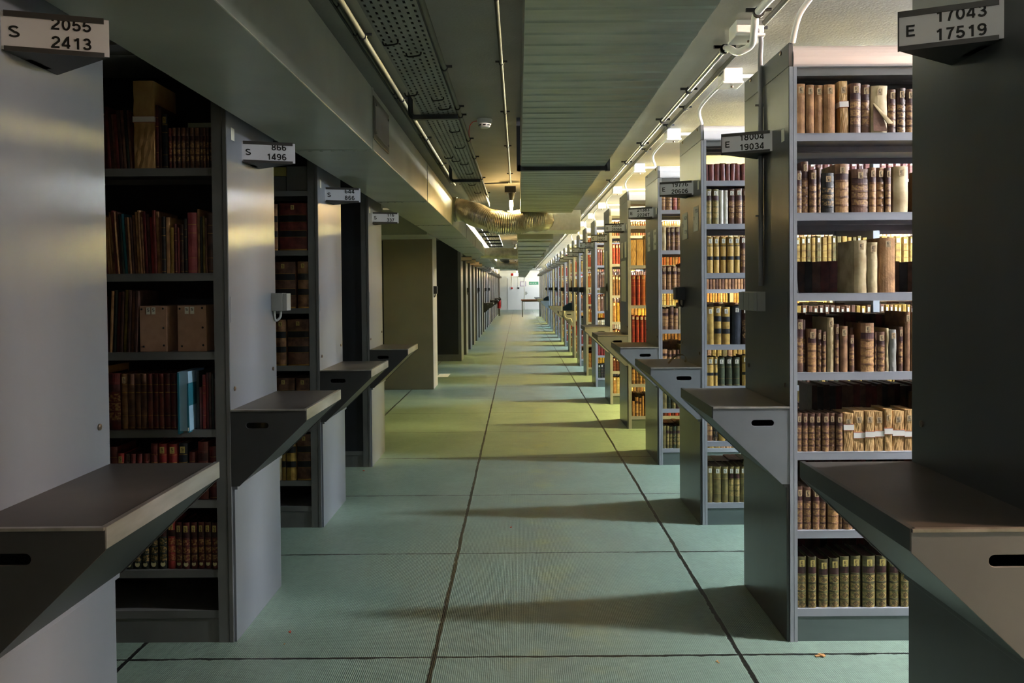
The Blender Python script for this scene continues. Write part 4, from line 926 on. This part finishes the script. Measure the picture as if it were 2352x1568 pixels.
themes = [['brown', 'brown', 'ltbrown'], ['red', 'dkred', 'red'], ['yellow', 'olive', 'tan'], ['brown', 'ltbrown', 'vel', 'tan'], ['dkbrown', 'black', 'green'], ['orange', 'yellow', 'ltbrown'], ['cream', 'vel', 'tan'], ['maroon', 'brown', 'ltbrown']]
rm = random.Random(11)
mb = MB()
def fill(Xp, y, z, x0, x1, hmax, theme, face=-1, hset=None, d=.16, s=1):
    x = x0; hb = hset or rm.uniform(.6, .85)*hmax; wb = rm.uniform(.024, .045)
    while x < x1:
        w = wb*rm.uniform(.85, 1.15); h = min(hb*rm.uniform(.96, 1.03), hmax-.02)
        a = Xp+s*x if s > 0 else Xp-x-w
        mass_book(mb, a, y, z, w-.0015, h, d, ix[rm.choice(theme)], face, 0 if rm.random() < .7 else None)
        x += w
ends1 = {1: [.56]*7, 2: [.29]*7, 3: [.175]*7, 4: [.175]*7}
for i in range(1, len(RY)):
    lv = LV[i]; tops = [2.30]+lv[:-1]
    reach = {1: 1.0, 2: 2.9, 3: 2.9, 4: 2.6, 5: 2.2}.get(i, 1.0 if i < 14 else .5)
    for j, z in enumerate(lv):
        gap = tops[j]-.035-z
        x0 = ends1[i][j] if i in ends1 else .034
        th = themes[(i*3+j*5+i*j) % len(themes)]
        hs = None
        if i == 1:
            if j == 2: x0 = .80
            th = themes[3]
        if i == 2: th = [['maroon', 'dkred'], ['brown', 'yellow', 'ltbrown'], ['yellow', 'yellow', 'olive'], ['brown', 'yellow', 'ltbrown'], ['yellow', 'green', 'brown'], themes[7], themes[2]][j]; hs = (.10, .21, .21, .225, .17, .19, .21)[j]
        if i == 3: th = [themes[0], themes[6], themes[3], themes[3], themes[2], themes[2], themes[2]][j]
        if i == 4 and j == 0: continue
        # leave the bay uprights clear
        seg = x0
        while seg < reach:
            nxt = (int(seg)+1)+.016
            fill(RX[i], RY[i]+.014, z+.0005, seg, min(nxt-.03, reach), gap, th, -1, hs, s=1)
            seg = nxt+.045
        # books facing the far side
        if i <= 8:
            if i == 1: hr, xr = [(.24, .04), (.17, .04), (.135, .04), (.215, .04), (.215, .24), (.22, .04), (.22, .04)][j]; th2 = ['dkred', 'black', 'brown', 'dkbrown', 'maroon']
            else: hr, xr = gap*rm.choice((.5, .6, .72)), .04; th2 = themes[(i+j*3) % 8]
            seg = xr
            while seg < reach:
                nxt = (int(seg)+1)+.016
                fill(RX[i], RY[i]+.40, z+.0005, seg, min(nxt-.03, reach), gap, th2, 1, hr, s=1)
                seg = nxt+.045
ob = mb.build('old_books', mm); tag(ob, 'the many further old books packed on the shelves deeper in and farther along', 'books', kind='stuff')

# ------------------------------------------------------------------ other things on shelves
def uL(u, k=k1, uend=958): return LX[1]-.061-(uend-u)*k
M_card = mat('cardboard', lin(176, 140, 116), lin(166, 130, 106), rough=.75, scale=30)
for n_, (a, b, hh, lb) in enumerate(((397, 597, .186, 'cardboard archive box with two stickers leaning by the thin books'), (675, 886, .187, 'cardboard archive box with two stickers next to the dark post'))):
    w = (b-a)*k1; e = empty('archive_box', ((uL(a)+uL(b))/2, LY[1]+.02, 1.174)); tag(e, lb, 'box', 'cardboard archive boxes on the third shelf')
    MB().box(-w/2, w/2, 0, .24, .0005, hh).build('body', M_card, e, bevel=.002)
    for px_, pz in ((-.42, .93), (.36, .94), (.37, .52), (.38, .14), (-.36, .12)):
        MB().tube([(px_*w, 0, pz*hh), (px_*w, -.003, pz*hh)], .004, n=10, rads=[.0045, .0025]).build('rivet', M_rivet, e)
    for c in (-.17, .02):
        q = MB(); q.face([(c*w-.008, -.0008, hh-.034), (c*w+.008, -.0008, hh-.034), (c*w+.008, -.0008, hh-.006), (c*w-.008, -.0008, hh-.006)], 0)
        letter(q, 'S', c*w, hh-.022, .008, .012, -.0011, 1); q.build('sticker', [M_stickw, M_ink], e)
# pale blue folder sticking out of the fourth shelf
e = empty('document_folder', (uL(770, uend=972), LY[1]-.03, .862)); tag(e, 'pale blue folder with teal edges jutting over the fourth shelf edge', 'folder')
Mfb = mat('pale_blue_card', lin(150, 190, 215), rough=.6); Mteal = mat('teal_edge', lin(30, 105, 125), rough=.6)
MB().box(-.022, .02, .0, .16, .0, .236, rot=Matrix.Rotation(-.02, 4, 'Y')).build('cover', Mfb, e)
MB().box(-.026, -.019, -.004, .16, -.012, .232).box(.012, .018, -.004, .16, -.006, .19).build('spine_strip', Mteal, e)
MB().box(.0135, .0175, -.0048, -.004, .0, .014).build('sticker', M_stickw, e)
tag(MB().box(uL(746, uend=937), uL(932, uend=937), LY[1]+.03, LY[1]+.2, 1.910+.166, 1.910+.1855).build('flat_folder', mat('greenish_board', lin(118, 124, 110), rough=.7), bevel=.001), 'grey green board lying flat across the row of small books', 'folder')
# dark boxes on the top shelf of the second dark bookcase
def uM(u): return LX[2]-.061-(512-u)*k8
tag(MB().box(uM(360), uM(508), LY[2]+.01, LY[2]+.28, 2.0065, 2.153).build('storage_box', M_dark, bevel=.002), 'large dark box on the top shelf signed S 644', 'box')
tag(MB().box(uM(215), uM(354), LY[2]+.02, LY[2]+.28, 2.0065, 2.096).build('storage_box', M_dark, bevel=.002), 'lower dark box under a yellow sheet, shelf signed S 644', 'box')
tag(MB().box(uM(205), uM(356), LY[2]+.012, LY[2]+.28, 2.0965, 2.148).build('yellow_box', mat('yellow_card', lin(170, 158, 88), rough=.7), bevel=.001), 'yellow card box on the top shelf signed S 644', 'box')
tag(MB().box(uM(392), uM(470), LY[2]+.05, LY[2]+.2, 2.154, 2.1565).build('yellow_sheet', mat('yellow_card', lin(170, 158, 88), rough=.7)), 'thin yellow sheet lying on the large dark box', 'paper')
# strap on a consulting shelf
st = MB(); pts = smooth_path([(-.175, .12, .952), (-.14, .14, .985), (-.10, .17, 1.0), (-.06, .2, .992), (-.045, .22, .96), (-.052, .23, .952)], 5)
for a, b in zip(pts, pts[1:]):
    for off in (0, .0):
        st.face([(a.x, a.y-.018, a.z), (b.x, b.y-.018, b.z), (b.x, b.y+.018, b.z+.004), (a.x, a.y+.018, a.z+.004)])
        st.face([(a.x, a.y-.018, a.z-.002), (a.x, a.y+.018, a.z+.002), (b.x, b.y+.018, b.z+.002), (b.x, b.y-.018, b.z-.002)])
so = st.build('webbing_strap', mat('strap_webbing', lin(150, 130, 95), lin(110, 95, 70), rough=.8, scale=60)); so.location = (RX[2], RY[2], 0)
tag(so, 'loose brown strap curled on the shelf under E 19776', 'strap')
# white cord and blue box file at the ninth bookcase
cp = [(RX[9]-.20, RY[9]+.05, .952), (RX[9]-.19, RY[9]-.01, .935), (RX[9]-.18, RY[9]-.012, .84), (RX[9]-.12, RY[9]-.014, .80), (RX[9]-.06, RY[9]-.014, .79), (RX[9]-.04, RY[9]-.014, .72)]
pipe('cord', cp, .006, M_cord, 'white cord hanging over the blue grey shelf edge', cat='cord')
def boxfile(x, y, z, lb):
    q = MB(); q.prism([(x-.09, z), (x+.09, z), (x+.09, z+.16), (x+.02, z+.15), (x-.09, z+.07)], 'y', y, y+.22); tag(q.build('magazine_file', M_blue, bevel=.002), lb, 'box file')
boxfile(RX[9]-.11, RY[9]+.3, .9485, 'dark blue magazine file on the shelf with the white cord')
boxfile(RX[17]-.11, RY[17]+.2, .9485, 'bright blue magazine file on a distant consulting shelf')
MBt = MB()
# wood chips and scraps on the floor
def scrap(x, y, m, lb, sz=.02, n=3, z=.0005):
    q = MB(); r = random.Random(int(x*100))
    for k in range(n):
        a = r.uniform(0, 6); cx, cy = r.uniform(-sz, sz), r.uniform(-sz*.5, sz*.5)
        q.box(-sz*.7, sz*.7, -sz*.3, sz*.3, 0, .002, rot=Matrix.Translation((x+cx, y+cy, z+k*.0021)) @ Matrix.Rotation(a, 4, 'Z'))
    tag(q.build('wood_chip' if m is M_chip else 'paper_scrap', m), lb, 'debris')
def fl(px, py):
    D = CAMH*F/(py-VY); return ((px-VX)*D/F, D)
scrap(*fl(1877, 1519), M_chip, 'splintered wood chip on the floor before the bookcase signed E 18004')
scrap(*fl(1646, 1532), M_chip, 'tiny brown flake at the bottom of the green floor', .008, 2)
scrap(*fl(1172, 1214), M_orange, 'tiny orange scrap on the middle of the floor', .01, 2)
scrap(*fl(651, 1454), M_orange, 'small orange scrap beside the bookcase signed S 866', .009, 2)
scrap(*fl(829, 1080), M_orange, 'thin orange thread of paper near the bookcase signed S 116', .012, 2)
scrap(*fl(641, 1482), M_chip, 'pale flake on the floor under the bookcase signed S 866', .006, 1)
x, y = fl(1017, 861); tag(MB().box(x-.09, x+.09, y-.25, y+.25, .0005, .002).build('paper_sheet', M_stickw), 'white sheet lying on the floor behind the pillar', 'paper')
# leftovers at the far end
e = empty('work_table', (.62, 38, 0)); tag(e, 'wooden table with dark steel legs standing near the end wall', 'table')
MB().box(-.50, .45, 0, .7, .80, .85).build('top', M_wood, e)
for x_, y_ in ((-.46, .04), (-.46, .62), (.40, .04), (.40, .62)): MB().box(x_, x_+.04, y_, y_+.04, 0, .80).build('leg', M_dark, e)
MB().box(-.46, .44, .04, .06, .74, .80).build('apron', M_dark, e)
e = empty('fire_extinguisher', (-1.0, 40.0, .38)); tag(e, 'red fire extinguisher hanging at the end of the dark row', 'fire extinguisher')
MB().tube([(0, 0, 0), (0, 0, .02), (0, 0, .42), (0, 0, .47), (0, 0, .5)], .09, n=20, rads=[.08, .09, .09, .06, .025]).build('cylinder', M_red, e, smooth=True)
MB().tube([(0, 0, .5), (0, 0, .56)], .02, n=10).box(-.02, .09, -.01, .01, .56, .58).build('valve', M_blk, e)
MB().tube(smooth_path([(.02, -.03, .54), (.08, -.05, .5), (.10, -.06, .3), (.09, -.07, .08)], 4), .012, n=8).build('hose', M_blk, e)
MB().face([(-.05, -.092, .12), (.03, -.092, .12), (.03, -.092, .34), (-.05, -.092, .34)])
tag(MB().box(-1.05, -.95, 39.93, 40.1, 0, .36).build('stand', M_pillar), 'low grey stand beneath the fire extinguisher', 'stand')
# signs and conduits on the end wall
e = empty('exit_sign', (1.0, YE-.06, 1.72)); tag(e, 'green sign with white letters on the white door', 'sign')
MB().box(-.32, .30, -.01, 0, -.1, .1).build('panel', M_green, e)
text_mesh('ISSUE de SECOURS', .065, M_white, 'lettering', e, Matrix(((1, 0, 0, -.29), (0, 0, -1, -.012), (0, 1, 0, -.03), (0, 0, 0, 1))), .8, align='LEFT')
e = empty('wall_notice', (.29, YE-.045, 1.68)); tag(e, 'framed notice on the white wall left of the green sign'.replace('left of', 'beside'), 'notice')
MB().box(-.2, .2, -.02, 0, -.16, .16).build('frame', mat('mauve_frame', lin(150, 135, 165), rough=.5), e); MB().box(-.15, .15, -.024, -.02, -.12, .12).build('sheet', M_white, e)
for x_, c, lb in ((-.43, M_red, 'white wall conduit ending in a red call box'), (-.0, M_blk, 'white wall conduit ending in a small black box')):
    o = tag(MB().box(x_-.02, x_+.02, YE-.075, YE-.04, 1.45, 2.3).build('wall_conduit', M_pvcw), lb, 'conduit')
    MB().box(x_-.05, x_+.05, YE-.11, YE-.04, 1.36, 1.46).build('call_box', c, o)
e = empty('exit_light', (-.15, 46, 2.20)); tag(e, 'glowing orange emergency light box hanging before the end wall', 'lamp')
MB().box(-.3, .3, 0, .06, -.06, .08).build('case', M_red, e)
MB().box(-.12, .29, -.01, 0, -.05, .07).build('diffuser', mat('amber_diffuser', (.9, .8, .6), emit=(1, .75, .4), es=20), e)
print('BOOKS', count)
tube_lamp(-.4, -1.6, 2.50, 1.2, NEUT, 40, 'unseen tube lamp added behind the viewer as fill light', 'added unseen fill lamps')  # unseen fill lamp, added to lift surfaces facing the camera
